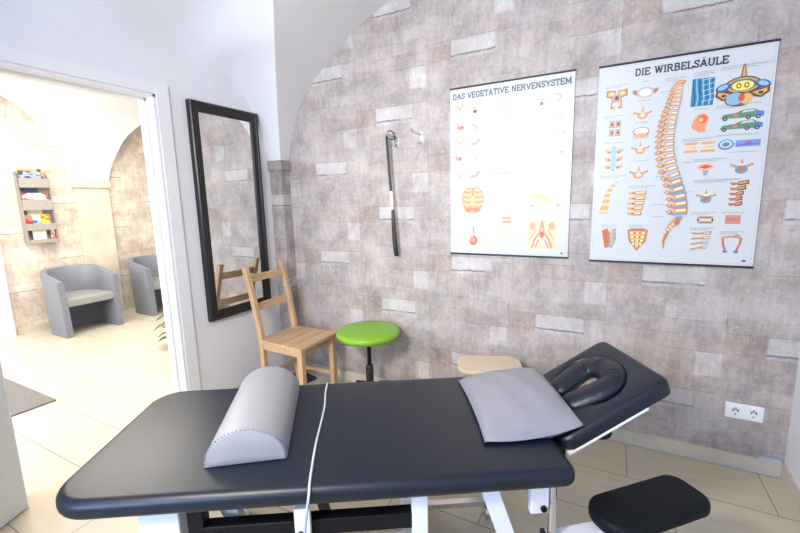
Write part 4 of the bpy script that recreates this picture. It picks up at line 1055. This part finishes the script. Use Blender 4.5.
# spinal column strip
for k in range(15):
    v = .600+.021*k; c = (rgb(250,225,200), rgb(245,205,175), rgb(238,150,120))[0 if k<5 else (2 if k in (8,9) else 1)]
    a.poly([(.325,v),(.385,v),(.380,v+.015),(.330,v+.015)],c); a.line([(.300,v+.012),(.330,v+.006)],.003,OP); a.line([(.410,v+.012),(.380,v+.006)],.003,OP)
a.cut('spine_drawing', t)
# ganglion sketch
a.poly([(.478,.640),(.500,.628),(.545,.634),(.580,.655),(.612,.690),(.600,.700),(.565,.676),(.520,.668),(.480,.660)], rgb(212,220,110)); a.line([(.480,.650),(.540,.650),(.590,.685),(.640,.705)],.005,rgb(190,200,80)); a.line([(.54,.65),(.60,.63)],.004,rgb(225,205,110))
for x in (.500,.640): a.ell(x,.705,.020,.014,rgb(240,190,160)); a.ell(x,.705,.009,.007,OR)
a.cut('nerve_drawing', t)
# pelvis vessels
a.rect(.474,.782,.640,.955, rgb(246,205,165))
for sg in (-1,1):
    a.line([(.557,.79),(.557+sg*.012,.86),(.557+sg*.040,.90),(.557+sg*.055,.95)],.010,rgb(225,140,100)); a.line([(.557+sg*.06,.80),(.557+sg*.035,.85),(.557+sg*.07,.90)],.007,rgb(235,165,120)); a.ell(.557+sg*.052,.82,.018,.022,rgb(236,160,120))
a.line([(.54,.90),(.52,.945)],.006,rgb(120,130,190)); a.line([(.575,.90),(.595,.945)],.006,rgb(120,130,190)); a.ell(.557,.87,.012,.02,rgb(190,100,90))
a.cut('pelvis_drawing', t)
a.ell(.668,.975,.007,.006,(.16,.16,.18,1))
a.done('print_mark', t)
for (u0, v, u1, n_) in ((.030,.074,.100,1),(.11,.074,.185,1),(.46,.074,.55,1),(.035,.178,.09,1),(.12,.178,.18,1),(.035,.278,.09,1),(.12,.275,.19,1),(.03,.366,.08,1),(.12,.366,.19,1),(.03,.458,.08,1),(.12,.458,.19,1),(.60,.175,.67,1),(.60,.275,.67,1),(.6,.366,.67,1),(.6,.46,.67,1),(.07,.574,.22,1),(.29,.574,.42,1),(.48,.574,.64,2),(.07,.775,.22,1),(.49,.77,.63,1),(.28,.93,.43,2)):
    art.caption(u0, v, u1, n_, c=(.55,.56,.58,1))
sheet(t, art, 0.7, 0.998)

# ------------------------------------------------------------------ light
def area(name, loc, rot, size, sy, power, col, spread=PI):
    l = bpy.data.lights.new(name, 'AREA'); l.shape = 'RECTANGLE'; l.size = size; l.size_y = sy; l.energy = power; l.color = col; l.spread = spread
    o = bpy.data.objects.new(name, l); C.objects.link(o); o.location = loc; o.rotation_euler = rot; return o
# daylight through the window behind the camera
area('window_daylight', ((WX0+WX1)/2, YB-.16, (WZ0+WZ1)/2), (PI/2, 0, 0), WX1-WX0, WZ1-WZ0, 150, (.44, .64, 1.0))
# unseen lamp added beside the camera for the wall's light pool and chart glare
rl = area('wall_pool_light', (-.41, -2.70, 1.96), (math.radians(74), 0, math.radians(-2)), .36, .36, 29, (1.0, .91, .82)); rl.data.shape = 'DISK'; rl.data.spread = math.radians(125)
area('ceiling_lamp', (-.1, -3.6, 2.70), (0, 0, 0), .9, .9, 16, (1.0, .90, .80))
# hall lamps
area('hall_lamp', (-3.7, -.6, 2.72), (0, 0, 0), 1.6, 1.6, 106, (1.0, .94, .84))
area('hall_window', (-3.6, -3.3, 1.5), (PI/2, 0, 0), 2.4, 1.8, 105, (1.0, .96, .90))
w = bpy.data.worlds.new('world'); bpy.context.scene.world = w; w.use_nodes = True
w.node_tree.nodes['Background'].inputs[0].default_value = (.75, .82, 1, 1); w.node_tree.nodes['Background'].inputs[1].default_value = .6

# ------------------------------------------------------------------ camera
cam = bpy.data.cameras.new('camera'); co = bpy.data.objects.new('camera', cam); C.objects.link(co)
yaw, pitch, roll = .4887012, -.1625220, -.0240923
f = Vector((-math.sin(yaw)*math.cos(pitch), math.cos(yaw)*math.cos(pitch), math.sin(pitch)))
r = Vector((math.cos(yaw), math.sin(yaw), 0)); u = r.cross(f)
r2_, u2_ = r*math.cos(roll)+u*math.sin(roll), -r*math.sin(roll)+u*math.cos(roll)
Mc = Matrix((r2_, u2_, -f)).transposed().to_4x4(); Mc.translation = (.535872, -2.452164, 1.386163)
co.matrix_world = Mc
cam.sensor_width = 36; cam.lens = 404.147/800*36; cam.clip_start = .02
sc = bpy.context.scene; sc.camera = co
sc.view_settings.view_transform = 'Standard'; sc.view_settings.look = 'None'; sc.view_settings.gamma = 1; sc.view_settings.use_curve_mapping = False
sc.view_settings.exposure = 0.0
